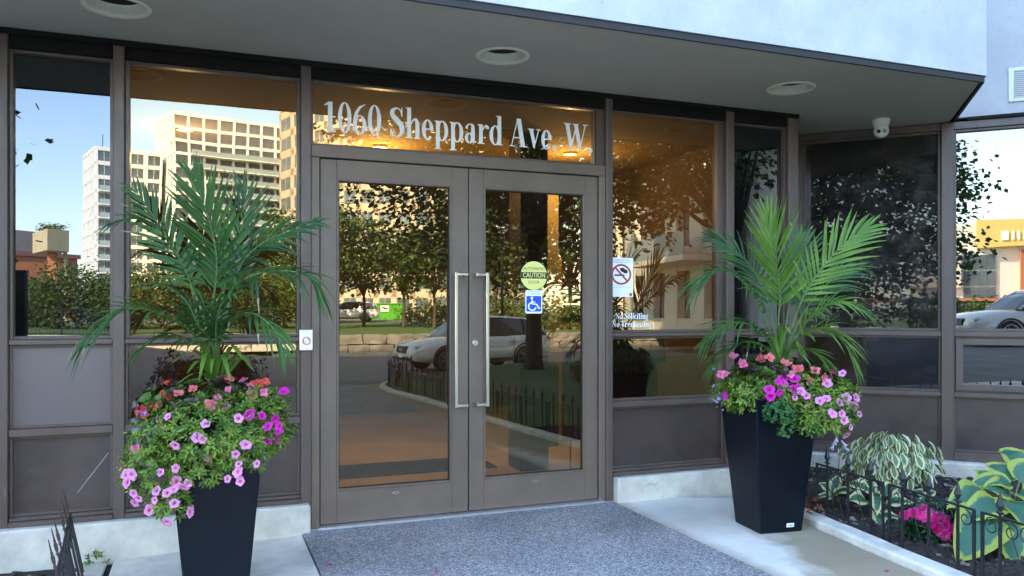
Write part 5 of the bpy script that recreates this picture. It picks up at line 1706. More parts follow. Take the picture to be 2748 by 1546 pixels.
# variegated dogwood: drooping white-edged leaves, each a piece of its own
c = sat(2395, 1330, 5.05); c.z = 0.02
t = thing('variegated_shrub', 'round shrub with drooping pale green white edged leaves against the dark panels', 'shrub', c)
VL = []
for s in range(4):
    m = MB()
    m.leaf(Vector((0, 0, 0)), Vector((0, 0, -1)), Vector((0, -1, 0.15)), 1.0, 0.42 + 0.05 * s, fold=0.35 + 0.1 * s, droop=0.0, segs=6)
    q = m.build('leaf', 'dogwood_leaf', None, smooth=True, edges=True)
    VL.append(q.data)
    bpy.data.objects.remove(q)
rr = random.Random(77)
cc = sat(2393, 1225, 5.10)
for k in range(290):
    while True:
        u = Vector((rr.gauss(0, 1), rr.gauss(0, 1), rr.gauss(0, 1))).normalized()
        if u.y < 0.55 and u.z > -0.85:
            break
    kk = rr.uniform(0.62, 1.02) * (1 + 0.18 * noise.noise(u * 3.1))
    p = cc + (RGT * (u.x * 0.285) + FWD * (u.y * 0.22) + UP * (u.z * 0.165)) * kk
    yaw = math.atan2(u.x, -u.y) + rr.gauss(0, 0.5)
    e = (Matrix.Rotation(-PH - 0.0, 4, 'Z') @ Matrix.Rotation(yaw, 4, 'Z') @ Matrix.Rotation(rr.uniform(-0.75, -0.1), 4, 'X') @ Matrix.Rotation(rr.gauss(0, .45), 4, 'Z')).to_euler()
    s = rr.uniform(0.058, 0.092)
    inst(rr.choice(VL), 'leaf', t, p - t.location, e, (s, s, s))
m = MB()
for k in range(16):
    a = rr.uniform(0, 6.28)
    e = cc + Vector((math.cos(a) * 0.2 * rr.random(), math.sin(a) * 0.16 * rr.random(), rr.uniform(-0.05, 0.12)))
    m.tube(crspline([c + Vector((rr.uniform(-.04, .04), rr.uniform(-.03, .03), 0)), (c + e) * 0.5 + Vector((0, 0, 0.03)), e], 6), 0.004, 5)
m.build('stems', 'bark', t)
# flowering hosta stalk with pale bells
c = sat(2245, 1300, 5.35); c.z = 0.03
t = thing('flower_stalk', 'thin stalk with drooping pale lilac bells between planter and pale shrub', 'flowers', c)
top = sat(2250, 1160, 5.2)
MB().tube(crspline([c, (c + top) * 0.5 + RGT * 0.01, top], 8), [0.003] * 9, 5).build('stalk', 'palm_stem', t)
mat('pale_bell', (0.66, 0.62, 0.76), rough=0.5, var=0.1)
for k, (px, py) in enumerate([(2246, 1168), (2258, 1182), (2240, 1190), (2262, 1196), (2250, 1204), (2244, 1176)]):
    m = MB()
    p = sat(px, py, 5.2)
    dd = (RGT * (px - 2250) * 0.06 - UP * 0.8 - FWD * 0.3).normalized()
    m.xf = Matrix.Translation(p) @ dd.to_track_quat('Z', 'Y').to_matrix().to_4x4()
    m.lathe([(0.003, 0), (0.005, 0.015), (0.008, 0.03), (0.016, 0.045)], 10, cap=False)
    m.build('bell', 'pale_bell', t, smooth=True)
# withered orange leaves by the pot
c = sat(2188, 1372, 4.75); c.z = 0.03
t = thing('withered_plant', 'small withered orange leaves next to the planter foot in the mulch', 'plant', c)
foliage(t, [ellip(c + UP * 0.045, 0.028, 0.028, 0.045)], 8, 0.025, 0.04, 0.6, ['dead_leaf', 'dead_leaf'], 61)
# weed at the slab corner
c = Vector((-1.13, -0.16, -0.036))
t = thing('weed', 'small green weed growing at the slab corner by the iron fence', 'weed', c)
foliage(t, [ellip(c + UP * 0.02, 0.03, 0.03, 0.03)], 12, 0.018, 0.032, 0.7, ['ivy_leaf', 'petunia_leaf'], 62, shape='heart')
# fallen petals
for (vx, vy, zz, lab) in [(753, 1398, -0.014, 'fallen magenta petal lying on the left slab by the pebble path'), (829, 1422, 0.006, 'fallen magenta petal lying on the edge of the pebble path'), (1100, 1440, 0.006, 'fallen dark petal lying out on the pebble path'), (2233, 1438, 0.001, 'fallen pink petal lying on the slab at the foot of the kerb')]:
    p = at(vx, vy, 1.0) - CAM
    tt = (zz - 1.25) / p.z
    q = CAM + p * tt
    q.z = zz + 0.001
    m = MB().leaf(q + Vector((-0.012, 0, 0)), Vector((1, 0.4, 0)), UP, 0.028, 0.020, fold=0.5, segs=3)
    tag(m.build('fallen_petal', 'petal_crimson'), lab, 'petal', 'fallen petals')
# ------------------------------------------------------------------ the street side that the glass mirrors
mat('cream_wall', (0.72, 0.69, 0.62), rough=0.85, var=0.05, scale=0.4)
mat('white_wall', (0.78, 0.77, 0.75), rough=0.85, var=0.04, scale=0.4)
mat('grey_brick', (0.20, 0.20, 0.21), rough=0.9, var=0.1, scale=1)
mat('beige_wall', (0.56, 0.44, 0.31), rough=0.85, var=0.07, scale=0.6)
mat('stone_wall', (0.66, 0.60, 0.50), rough=0.9, var=0.10, scale=1.5)
mat('orange_wall', (0.46, 0.17, 0.08), rough=0.9, var=0.08, scale=0.8)
mat('purple_trim', (0.22, 0.10, 0.10), rough=0.8, var=0.1)
mat('yellow_sign', (0.72, 0.52, 0.16), rough=0.6, var=0.05)
mat('ochre_concrete', (0.60, 0.50, 0.30), rough=0.95, var=0.10, scale=2)
mat('far_glass', (0.10, 0.125, 0.14), rough=0.12, var=0.35, scale=0.35, spec=0.8)
mat('far_glass_dark', (0.05, 0.05, 0.05), rough=0.15, var=0.3, scale=0.4, spec=0.8)
mat('rail_glass', (0.35, 0.42, 0.42), rough=0.1, var=0.1, spec=0.8)
mat('boulder', (0.24, 0.22, 0.19), rough=0.95, var=0.35, scale=2.5, bump=1.0, bscale=9, detail=9)
mat('bin_green', (0.10, 0.42, 0.02), rough=0.5, var=0.12, scale=1.5)
mat('car_white', (0.72, 0.72, 0.71), rough=0.25, var=0.01, coat=0.8)
mat('car_glass', (0.012, 0.014, 0.016), rough=0.05, var=0.1, spec=0.9)
mat('tyre', (0.014, 0.014, 0.015), rough=0.8, var=0.2)
mat('rim_metal', (0.35, 0.35, 0.36), rough=0.3, metal=0.9, var=0.05)
mat('lamp_glass', (0.6, 0.62, 0.64), rough=0.1, var=0.1, spec=0.9)
mat('tail_red', (0.35, 0.01, 0.01), rough=0.2, var=0.1)

def tree(name, label, base, trunk_h, r, cc, rx, ry, rz, clusters, per, leaf, mats, seed, group=None, spread=0.42, lmix=0.3, cat='tree', stems=1, lean=0.0, flat=0.55, hole=0.0):
    rr = random.Random(seed)
    t = thing(name, label, cat, base, 0, group)
    cc = Vector(cc)
    m = MB()
    pts = []
    for k in range(clusters):
        while True:
            u = Vector((rr.uniform(-1, 1), rr.uniform(-1, 1), rr.uniform(-1, 1)))
            if 0.10 < u.length <= 1 and noise.noise(u * 2.3 + Vector((seed, 0, 0))) > -0.28 + hole:
                break
        if u.length < 0.45 and rr.random() < 0.6:
            u = u.normalized() * rr.uniform(0.5, 1)
        w = 1 + 0.22 * noise.noise(u.normalized() * 2.2 + Vector((0, seed, 0)))
        pts.append(cc + Vector((u.x * rx, u.y * ry, u.z * rz)) * w)
    for p in pts:
        d0 = (p - cc)
        mi = 0 if rr.random() > lmix else 1
        for _ in range(per):
            q = p + Vector((rr.gauss(0, spread), rr.gauss(0, spread), rr.gauss(0, spread * flat))) * 0.55
            out = (q - cc)
            d = (Vector((out.x, out.y, 0)).normalized() * 0.6 if out.length > 0.01 else Vector((1, 0, 0))) + Vector((rr.gauss(0, .7), rr.gauss(0, .7), -0.45 + rr.gauss(0, .35)))
            ln = leaf * rr.uniform(0.7, 1.25)
            nn = (UP + Vector((rr.gauss(0, .6), rr.gauss(0, .6), 0))).normalized()
            d.normalize()
            s = d.cross(nn)
            if s.length < 1e-3:
                continue
            s.normalize()
            w = ln * 0.42
            b = len(m.v)
            m.v += [q, q + d * (ln * 0.42) + s * w - UP * 0.02 * ln, q + d * ln, q + d * (ln * 0.42) - s * w - UP * 0.02 * ln]
            m.e += [0.0] * 4
            m.f += [[b, b + 1, b + 2, b + 3]]
            m.m += [mi]
    m.build('crown', mats, t)
    # trunk and limbs
    m = MB()
    for s in range(stems):
        b = Vector(base) + Vector((rr.uniform(-.12, .12), rr.uniform(-.12, .12), 0)) * (1 if stems > 1 else 0)
        fork = Vector((base[0] + lean + rr.uniform(-.2, .2) * (stems > 1), base[1] + rr.uniform(-.2, .2) * (stems > 1), base[2] + trunk_h))
        m.tube([b - UP * 0.1, b + (fork - b) * 0.08, b + (fork - b) * 0.5 + Vector((rr.uniform(-.05, .05), 0, 0)), fork], [r * 1.5, r * 1.1, r * 0.92, r * 0.78], 9)
        for p in rr.sample(pts, min(len(pts), 16 // stems + 2)):
            e = fork.lerp(p, 0.93)
            mid = fork.lerp(e, 0.5) + UP * (0.12 * (e - fork).length) + Vector((rr.gauss(0, .1), rr.gauss(0, .1), 0))
            m.tube(crspline([fork - UP * 0.12, mid, e], 5), [r * 0.5, r * 0.38, r * 0.26, r * 0.18, r * 0.1, r * 0.04], 6)
    m.build('trunk', 'bark', t, smooth=True)
    return t

TL = ['tree_leaf', 'tree_leaf_light']
HL = ['hedge_leaf', 'tree_leaf_light']
# maple on the lawn right of the walk
b = beh(1432, 16.5); b.z = 0.02
tree('maple_tree', 'large maple with dark trunk on the fenced lawn mirrored in the right door', b, 2.6, 0.17, (b.x - 0.2, b.y, 4.9), 3.9, 3.4, 2.6, 400, 62, 0.125, TL, 41, spread=0.75, lmix=0.25)
b = beh(1735, 13.0); b.z = 0.02
tree('maple_tree', 'broad leaved maple at the bed edge mirrored in the pane beside the doors', b + Vector((1.6, 0.2, 0)), 2.4, 0.13, (b.x + 0.4, b.y, 4.15), 2.0, 2.0, 1.6, 120, 40, 0.115, TL, 42, spread=0.62, lmix=0.2)
# linden left of the walk, seen in the wing glass
tree('linden_tree', 'dense linden tree left of the walk mirrored in the dark wing glass', (-6.7, -10.1, -0.05), 2.2, 0.15, (-6.5, -9.9, 3.7), 2.6, 2.6, 2.55, 360, 60, 0.135, TL, 43, spread=0.62, lmix=0.12)
# young trees on the terrace above the boulder wall
for i, (px, Z, top, lab) in enumerate([(905, 44, 570, 'bushy young tree above the boulder wall mirrored near the left door edge'), (975, 47, 590, 'dark round headed young tree in front of the green skip'), (1085, 45, 640, 'slim young tree with forked stem right of the green skip'), (1165, 43, 600, 'full green young tree above the parked white car')]):
    b = beh(px, Z, 0.24)
    h = zat(top, Z)
    tree('young_tree', lab, b, 1.9, 0.09, (b.x, b.y, h * 0.5 + 1.3), 2.0, 2.0, h * 0.5 - 0.9, 85, 24, 0.26, TL, 50 + i, 'young trees on the terrace', spread=0.75, lmix=0.3)
# tall backlit trees right of the lamp post
for i, (px, Z, top, w, lab) in enumerate([(1330, 46, 560, 2.6, 'tall tree behind the street lamp'), (1420, 52, 430, 3.5, 'tall leafy tree behind the roof of the white car'), (1530, 48, 480, 3.2, 'leafy tree beyond the drive next to the stone apartments'), (1250, 58, 480, 3.0, 'tall tree before the curved apartment block'), (820, 60, 560, 3.0, 'wide tree at the end of the hedge before the curved block')]):
    b = beh(px, Z, 0.24)
    h = zat(top, Z)
    tree('street_tree', lab, b, 2.4, 0.14, (b.x, b.y, h * 0.5 + 1.4), w, w, h * 0.5 - 0.8, 110, 26, 0.30, TL, 60 + i, 'trees beyond the drive', spread=0.9, lmix=0.4)
# shrubs behind the railing on the left
for i in range(15):
    px = 40 + i * 56
    Z = 45 + 3.0 * math.sin(i * 2.1)
    b = beh(px, Z, 0.24)
    h = zat(735 + 26 * math.sin(i * 1.7 + .5), Z)
    hh = h - 0.24
    tree('hedge_shrub', 'olive green shrub in the row behind the black railing', b, 0.4, 0.06, (b.x, b.y, 0.3 + hh * 0.5), 1.25, 1.1, hh * 0.5, 60, 28, 0.20, HL, 80 + i, 'shrubs behind the railing', spread=0.6, lmix=0.4, cat='shrub', stems=3, flat=0.9)
for i, (px, Z, top) in enumerate([(700, 62, 640), (560, 64, 690), (640, 70, 650), (760, 66, 600)]):
    b = beh(px, Z, 0.24)
    h = zat(top, Z)
    tree('yellow_tree', 'yellow green sunlit tree behind the shrubs below the white tower', b, 1.5, 0.12, (b.x, b.y, h * 0.5 + 0.9), 3.0, 2.6, h * 0.5 - 0.4, 90, 26, 0.32, HL, 100 + i, 'sunlit trees below the tower', spread=0.95, lmix=0.7)
for i, (px, Z) in enumerate([(1135, 56), (1210, 52), (1330, 40), (1380, 44), (1500, 42), (1580, 45)]):
    b = beh(px, Z, 0.24)
    tree('low_bush', 'low bright green bush at the foot of the trees beyond the drive', b, 0.3, 0.05, (b.x, b.y, 0.95), 1.6, 1.2, 0.85, 45, 24, 0.20, HL, 120 + i, 'low bushes beyond the drive', spread=0.6, lmix=0.6, cat='bush', stems=3, flat=0.9)

# terrace beyond the drive
m = MB()
m.box(-120, 120, -220, -28.9, -0.6, 0.22)
struct(m.build('terrace_lawn', 'lawn'))
struct(MB().box(-60, 60, -90, -62, 0.2, 0.26).build('car_park', 'asphalt'))
struct(MB().box(-40, 3.0, -28.88, -28.5, -0.4, 0.30).build('terrace_kerb', 'base_concrete'))
# boulder wall: each block a piece
t = thing('retaining_wall', 'low wall of rough grey stone blocks across the drive', 'wall', (9, -28.4, -0.6))
rr = random.Random(9)
for row in range(2):
    x = 3.1 + 0.35 * row
    while x < 20:
        w = rr.uniform(0.75, 1.15)
        bm = bmesh.new()
        bmesh.ops.create_cube(bm, size=1)
        bmesh.ops.subdivide_edges(bm, edges=bm.edges[:], cuts=2, use_grid_fill=True)
        for v in bm.verts:
            v.co = Vector((v.co.x * w * 0.98, v.co.y * 0.55, v.co.z * 0.40))
            k = Vector((v.co.x / w * 2, v.co.y / 0.28, v.co.z / 0.2))
            v.co *= 1 - 0.075 * max(0, k.length - 1.1)
            v.co += Vector((noise.noise(v.co * 3 + Vector((x, row, 0))), noise.noise(v.co * 3 + Vector((x, row, 5))), noise.noise(v.co * 3 + Vector((x, row, 9))) * 0.5)) * 0.09
            v.co += Vector((x + w / 2, -28.55, -0.62 + 0.21 + row * 0.415))
        bm.verts.index_update()
        MB().add([v.co.copy() for v in bm.verts], [[q.index for q in f.verts] for f in bm.faces]).build('stone', 'boulder', t)
        bm.free()
        x += w + 0.035
struct(MB().box(2, 40, -28.2, -27.95, -0.7, -0.50).build('drive_kerb', 'base_concrete'))
# railing on the left terrace
x0, x1, yr = -22.0, 2.6, -29.5
t = thing('metal_railing', 'black metal railing along the terrace in front of the shrubs', 'railing', (-9, yr, 0.22))
for z in (0.32, 1.27):
    MB().box(x0, x1, yr - 0.02, yr + 0.02, z, z + 0.04).build('rail', 'black_iron', t)
k = x0
while k <= x1:
    MB().box(k - 0.03, k + 0.03, yr - 0.03, yr + 0.03, 0.215, 1.33).build('post', 'black_iron', t)
    k += 1.83
m = MB()
k = x0 + 0.12
while k < x1:
    m.box(k - 0.008, k + 0.008, yr - 0.008, yr + 0.008, 0.3605, 1.2695)
    k += 0.122
stuff(m.build('bars', 'black_iron', t))
# dark post close to the glass
p = beh(50, 7.2)
t = thing('sign_post', 'dark brown square post standing in the left soil bed near the window', 'post', (p.x, p.y, -0.08))
MB().cbox(p.x - 0.055, p.x + 0.055, p.y - 0.055, p.y + 0.055, -0.08, 1.58, 0.008).build('shaft', 'bronze_dark', t)
MB().cbox(p.x - 0.062, p.x + 0.062, p.y - 0.062, p.y + 0.062, 1.581, 1.605, 0.006).build('cap', 'bronze_dark', t)
# street lamp
p = beh(1347, 31, -0.5)
t = thing('street_lamp', 'black street lamp post with round head beyond the parked white car', 'street lamp', p)
MB().tube([p, p + UP * 0.5, p + UP * 4.6], [0.09, 0.06, 0.045], 10).build('pole', 'black_iron', t)
MB().lathe([(0.05, 4.6), (0.10, 4.66), (0.20, 4.9), (0.24, 5.1)], 16, p).build('globe', 'lamp_glass', t, smooth=True)
MB().lathe([(0.26, 5.1), (0.24, 5.16), (0.08, 5.3), (0.01, 5.34)], 16, p).build('hood', 'black_iron', t, smooth=True)
# green skip
p = beh(1026, 74, 0.24)
t = thing('waste_skip', 'lime green waste skip with a white sticker mirrored in the left door', 'skip', p)
L2, D2, H2 = 1.75, 0.9, 1.62
m = MB()
for s in (-1, 1):
    m.box(p.x - L2, p.x + L2, p.y + s * D2 - 0.04, p.y + s * D2 + 0.04, p.z + 0.12, p.z + H2)
    m.box(p.x + s * L2 - 0.04, p.x + s * L2 + 0.04, p.y - D2 + 0.045, p.y + D2 - 0.045, p.z + 0.12, p.z + H2 - 0.001)
m.box(p.x - L2 + 0.05, p.x + L2 - 0.05, p.y - D2 + 0.05, p.y + D2 - 0.05, p.z + 0.12, p.z + 0.2)
m.build('body', 'bin_green', t)
for k in range(7):
    xx = p.x - L2 + 0.1 + k * (2 * L2 - 0.2) / 6
    MB().box(xx - 0.04, xx + 0.04, p.y + D2 + 0.041, p.y + D2 + 0.10, p.z + 0.12, p.z + H2 - 0.1).build('rib', 'bin_green', t)
MB().box(p.x - L2 - 0.05, p.x + L2 + 0.05, p.y + D2 + 0.041, p.y + D2 + 0.12, p.z + H2 - 0.099, p.z + H2 + 0.01).build('top_rail', 'bin_green', t)
MB().box(p.x - 0.42, p.x + 0.42, p.y + D2 + 0.101, p.y + D2 + 0.11, p.z + 0.85, p.z + 1.42).build('sticker', 'decal_white', t)
m = MB()
for a, b_, c_, d_ in ((-0.3, 0.0, 1.18, 1.26), (-0.1, 0.3, 1.10, 1.20), (-0.3, 0.3, 0.98, 1.03)):
    m.box(p.x + a, p.x + b_, p.y + D2 + 0.1102, p.y + D2 + 0.115, p.z + c_, p.z + d_)
m.build('sticker_print', 'decal_black', t)
for s in (-1.4, 1.4):
    MB().box(p.x + s - 0.12, p.x + s + 0.12, p.y - 0.6, p.y + 0.6, p.z, p.z + 0.119).build('skid', 'black', t)

# ------------------------------------------------------------------ cars
def car(loc, rz, label, group='white cars on the drive'):
    """sport utility car; local x points forward, ground at z = 0"""
    t = thing('parked_car', label, 'car', loc, rz, group)
    # lower body: loft of cross-sections
    secs = [(-2.44, .42, .86, .80, .74), (-2.40, .36, 1.02, .90, .84), (-2.2, .30, 1.06, .95, .90), (-1.6, .27, 1.08, .965, .92), (-0.6, .25, 1.06, .97, .93), (0.4, .25, 1.04, .97, .93), (1.0, .26, 1.03, .965, .91), (1.5, .28, 1.00, .955, .86), (2.0, .30, .93, .93, .80), (2.28, .33, .84, .86, .72), (2.42, .36, .74, .74, .62), (2.47, .40, .64, .66, .56)]
    m = MB()
    vs, fs = [], []
    def prof(zb, zt, w, wt):
        h = zt - zb
        half = [(0.0, zb), (w * .86, zb), (w * .97, zb + h * .10), (w, zb + h * .38), (w * .985, zb + h * .62), (w * .965, zb + h * .72), (wt, zb + h * .93), (wt * .90, zt), (0.0, zt + 0.025)]
        return half + [(-y, z) for y, z in half[-2:0:-1]]
    n = 16
    for x, zb, zt, w, wt in secs:
        vs += [(x, y, z) for y, z in prof(zb, zt, w, wt)]
    for i in range(len(secs) - 1):
        for j in range(n):
            fs.append((i * n + j, i * n + (j + 1) % n, (i + 1) * n + (j + 1) % n, (i + 1) * n + j))
    fs.append(tuple(range(n))[::-1])
    fs.append(tuple((len(secs) - 1) * n + j for j in range(n)))
    m.add(vs, fs)
    m.build('body', 'car_white', t, smooth=True, local=True)
    # greenhouse
    gsec = [(-2.36, 1.04, 1.10, .82, .70), (-2.05, 1.06, 1.52, .84, .64), (-1.5, 1.06, 1.62, .86, .65), (-0.5, 1.05, 1.67, .87, .66), (0.15, 1.04, 1.64, .87, .65), (0.65, 1.03, 1.42, .86, .66), (1.18, 1.02, 1.06, .84, .72)]
    m = MB()
    vs, fs = [], []
    for x, zb, zt, w, wt in gsec:
        vs += [(x, -w, zb), (x, -wt - (w - wt) * .12, zt - (zt - zb) * .10), (x, -wt * .86, zt), (x, 0, zt + .02), (x, wt * .86, zt), (x, wt + (w - wt) * .12, zt - (zt - zb) * .10), (x, w, zb)]
    for i in range(len(gsec) - 1):
        for j in range(6):
            fs.append((i * 7 + j, i * 7 + j + 1, (i + 1) * 7 + j + 1, (i + 1) * 7 + j))
    fs += [tuple(range(7))[::-1], tuple(42 + j for j in range(7))]
    m.add(vs, fs)
    m.build('glasshouse', 'car_glass', t, smooth=False, local=True)
    m = MB()
    vs, fs = [], []
    rs = [(-2.22, 1.40, .66), (-2.05, 1.555, .67), (-1.5, 1.645, .675), (-0.5, 1.695, .685), (0.15, 1.665, .675), (0.34, 1.60, .67)]
    for x, z, w in rs:
        vs += [(x, -w, z - .055), (x, -w * .86, z), (x, 0, z + .022), (x, w * .86, z), (x, w, z - .055), (x, w * .9, z - .07), (x, -w * .9, z - .07)]
    for i in range(len(rs) - 1):
        for j in range(7):
            fs.append((i * 7 + j, i * 7 + (j + 1) % 7, (i + 1) * 7 + (j + 1) % 7, (i + 1) * 7 + j))
    fs += [tuple(range(7))[::-1], tuple(35 + j for j in range(7))]
    m.add(vs, fs)
    m.build('roof', 'car_white', t, smooth=True, local=True)
    for s in (-1, 1):
        for xb, xt in ((1.12, 0.24), (-2.30, -1.95)):
            MB().tube([(xb, s * .845, 1.05), ((xb + xt) / 2, s * .775, 1.36), (xt, s * .685, 1.60)], 0.045, 6).build('pillar', 'car_white', t, local=True, smooth=True)
        for xb in (-0.35, -1.45):
            MB().tube([(xb, s * .865, 1.06), (xb - .02, s * .685, 1.60)], 0.028, 5).build('pillar', 'black', t, local=True)
        for x in (-1.42, 1.42):
            w = thing('wheel', 'x', 'x', (x, s * 0.86, 0.37))
            for k in ('label', 'category'):
                del w[k]
            w.parent = t
            MB().lathe([(0.25, -0.11), (0.34, -0.11), (0.37, -0.08), (0.37, 0.08), (0.34, 0.11), (0.25, 0.11)], 28, axis='y').build('tyre', 'tyre', w, local=True, smooth=False)
            m = MB().lathe([(0.25, s * 0.102), (0.235, s * 0.085), (0.06, s * 0.09), (0.055, s * 0.125), (0.001, s * 0.125)], 28, axis='y', cap=False)
            m.build('dish', 'black', w, local=True)
            m = MB()
            for q in range(10):
                a = 2 * math.pi * q / 10 + (0.12 if q % 2 else -0.12)
                m.tube([(0.05 * math.cos(a), s * 0.128, 0.05 * math.sin(a)), (0.245 * math.cos(a), s * 0.116, 0.245 * math.sin(a))], 0.013, 5)
            m.lathe([(0.245, s * 0.104), (0.262, s * 0.1125), (0.245, s * 0.119)], 28, axis='y', cap=False)
            m.build('rim', 'rim_metal', w, local=True)
            m = MB().lathe([(0.435, s * 0.968), (0.435, s * 0.976), (0.385, s * 0.976), (0.385, s * 0.93)], 30, (x, 0, 0.38), axis='y', cap=False)
            m.v = [v for v in m.v]
            for v in m.v:
                if v.z < 0.30:
                    v.z = 0.30
            m.build('wheel_arch', 'black', t, local=True)
            MB().lathe([(0.385, s * 0.90), (0.02, s * 0.70)], 24, (x, 0, 0.38), axis='y', cap=False).build('arch_liner', 'black', t, local=True)
        MB().cbox(1.98, 2.36, s * .66 - .14, s * .66 + .14, .70, .82, 0.03).build('headlight', 'lamp_glass', t, local=True)
        MB().cbox(-2.47, -2.22, s * .72 - .14, s * .72 + .14, .86, 1.00, 0.03).build('tail_light', 'tail_red', t, local=True)
        MB().cbox(0.78, 0.98, s * 1.01 - .09, s * 1.01 + .09, 1.02, 1.16, 0.04).build('mirror', 'car_white', t, local=True)
        for x in (-0.95, 0.12):
            MB().cbox(x - .10, x + .10, s * .985 - .012, s * .985 + .012, .86, .89, 0.008).build('door_handle', 'rim_metal', t, local=True)
        for x in (-1.0, 0.0, 0.92):
            MB().box(x - .004, x + .004, s * .972 - .004, s * .972 + .004, .45, 1.0).build('door_gap', 'black', t, local=True)
        MB().cbox(-0.95, 0.95, s * .955 - .03, s * .955 + .03, .28, .38, 0.015).build('sill_trim', 'black', t, local=True)
    MB().cbox(2.36, 2.50, -.38, .38, .56, .78, 0.04).build('grille', 'black', t, local=True)
    MB().cbox(2.495, 2.512, -.11, .11, .63, .71, 0.008).build('emblem', 'rim_metal', t, local=True)
    MB().cbox(2.34, 2.49, -.70, .70, .36, .48, 0.04).build('lower_bumper', 'black', t, local=True)
    MB().cbox(2.485, 2.502, -.19, .19, .44, .54, 0.005).build('number_plate', 'decal_white', t, local=True)
    return t
p = beh(1268, 26.0)
c0 = car((p.x, p.y, gh(p.x, p.y) + 0.002), R(180 - 10), 'white sport utility car parked across the walk mirrored in both doors')
c1 = copy_tree(c0)
c1['label'] = 'white sport utility car parked by the green skip under the young trees'
c1.location = beh(935, 66, 0.262)
c1.rotation_euler = (0, 0, R(200))

# ------------------------------------------------------------------ buildings across the street
def face_xf(p, q):
    """local frame on a wall from p to q (left to right as the glass shows it), y pointing into the wall"""
    d = Vector((q.x - p.x, q.y - p.y, 0))
    L = d.length
    a = math.atan2(d.y, d.x)
    return Matrix.Translation((p.x, p.y, 0)) @ Matrix.Rotation(a, 4, 'Z'), L
WIN = {}
def facade(root, p, q, z0, floors, fh, bays, wall, pier=0.22, spandrel=0.30, inward=1, glass='far_glass', balcony=None, proud=0.35, skip=None, frame_mt=None, bal_mt='rail_glass'):
    """grid of piers and floor bands with a separate window in every opening"""
    xf, L = face_xf(p, q)
    bw = L / bays
    ang = math.atan2(q.y - p.y, q.x - p.x)
    s = inward
    m = MB(xf)
    H = floors * fh
    def bb(x0, x1, y0, y1, a, b):
        m.box(x0, x1, min(y0 * s, y1 * s), max(y0 * s, y1 * s), a, b)
    for i in range(bays + 1):
        w = bw * pier
        bb(max(0, i * bw - w / 2), min(L, i * bw + w / 2), -proud, 0, z0, z0 + H)
    for k in range(floors + 1):
        h = fh * spandrel
        bb(0, L, -proud + 0.03, 0, max(z0, z0 + k * fh - h * .35), min(z0 + H + 0.7, z0 + k * fh + h * .65))
    m.build('wall_grid', wall, root)
    key = (round(bw * (1 - pier), 2), round(fh * (1 - spandrel), 2), glass)
    if key not in WIN:
        w2, h2 = key[0] / 2, key[1] / 2
        g_ = MB().box(-w2 + .06, w2 - .06, -0.03, 0.03, -h2 + .06, h2 - .06, 0)
        for a in ((-w2, -w2 + .07), (w2 - .07, w2), (-0.04, 0.04)):
            g_.box(a[0], a[1], -0.06, 0.06, -h2, h2, 1)
        for a in ((-h2, -h2 + .07), (h2 - .07, h2)):
            g_.box(-w2 + .071, w2 - .071, -0.058, 0.058, a[0], a[1], 1)
        o = g_.build('window', [glass, frame_mt or 'bronze_dark'], None)
        WIN[key] = o.data
        bpy.data.objects.remove(o)
    off = Vector((0, 0, 0))
    par = root
    while par is not None:
        off += par.location
        par = par.parent
    for k in range(floors):
        for i in range(bays):
            if skip and skip(i, k):
                continue
            c = xf @ Vector(((i + .5) * bw, -0.10 * s, z0 + (k + .5) * fh + fh * spandrel * .15))
            inst(WIN[key], 'window', root, c - off, (0, 0, ang))
    if balcony:
        for k in range(1, floors):
            for (i0, i1) in balcony(k):
                b = MB(xf)
                y0, y1 = sorted((-proud * s, (-proud - 1.3) * s))
                b.box(i0 * bw, i1 * bw, y0, y1, z0 + k * fh - .10, z0 + k * fh + .12)
                o = b.build('balcony', wall, root)
                b = MB(xf)
                y0, y1 = sorted(((-proud - 1.28) * s, (-proud - 1.22) * s))
                b.box(i0 * bw + .02, i1 * bw - .02, y0, y1, z0 + k * fh + .125, z0 + k * fh + 1.1)
                b.build('balustrade', bal_mt, o)
def vpt(px, Z):
    return beh(px, Z)
def dirv(a, b, L):
    d = (b - a).normalized()
    return a + d * L

def block(root, A, B, C_, z0, z1, wall, inset=0.12):
    """solid core of a building from its front corner A, right end B, left end C"""
    D = B + (C_ - A)
    cen = (A + B + C_ + D) / 4
    sh = lambda p: (cen + (p - cen) * (1 - inset / max(1, (p - cen).length)))
    P = [sh(A), sh(B), sh(D), sh(C_)]
    if sum(P[i].x * P[(i + 1) % 4].y - P[(i + 1) % 4].x * P[i].y for i in range(4)) < 0:
        P = P[::-1]
    MB().prism([(p.x, p.y) for p in P], z0, z1).build('core', wall, root)
# white tower
A = vpt(466, 165)
B = vpt(772, 180)
nrm_ = Vector(((B - A).y, -(B - A).x, 0)).normalized()
if (A + nrm_ * 10).y > A.y:
    nrm_ = -nrm_
C_ = A + nrm_ * 13
t = thing('white_tower', 'tall white apartment tower with a grid of windows mirrored behind the palm', 'building', (A.x, A.y, 0.2))
FL = 15
fh = (zat(302, 165) - 0.2) / FL
block(t, A, B, C_, 0.2, zat(302, 165) - 0.3, 'far_glass_dark', 0.45)
facade(t, A, B, 0.2, FL, fh, 8, 'white_wall', pier=0.17, spandrel=0.24, inward=-1, glass='far_glass', balcony=lambda k: [(1.05, 7.95)] if k in (11, 12) else ([(2.1, 7.95)] if k < 11 else []), frame_mt='grey_brick')
facade(t, A, C_, 0.2, FL, fh, 6, 'white_wall', pier=0.36, spandrel=0.24, inward=1, glass='far_glass', frame_mt='white_wall')
MB().prism([(p.x, p.y) for p in (A + nrm_ * .4, B + nrm_ * .4, B + nrm_ * 12.6, A + nrm_ * 12.6)][::(1 if True else -1)], zat(302, 165) - 0.29, zat(302, 165) + 0.5).build('roof', 'white_wall', t)
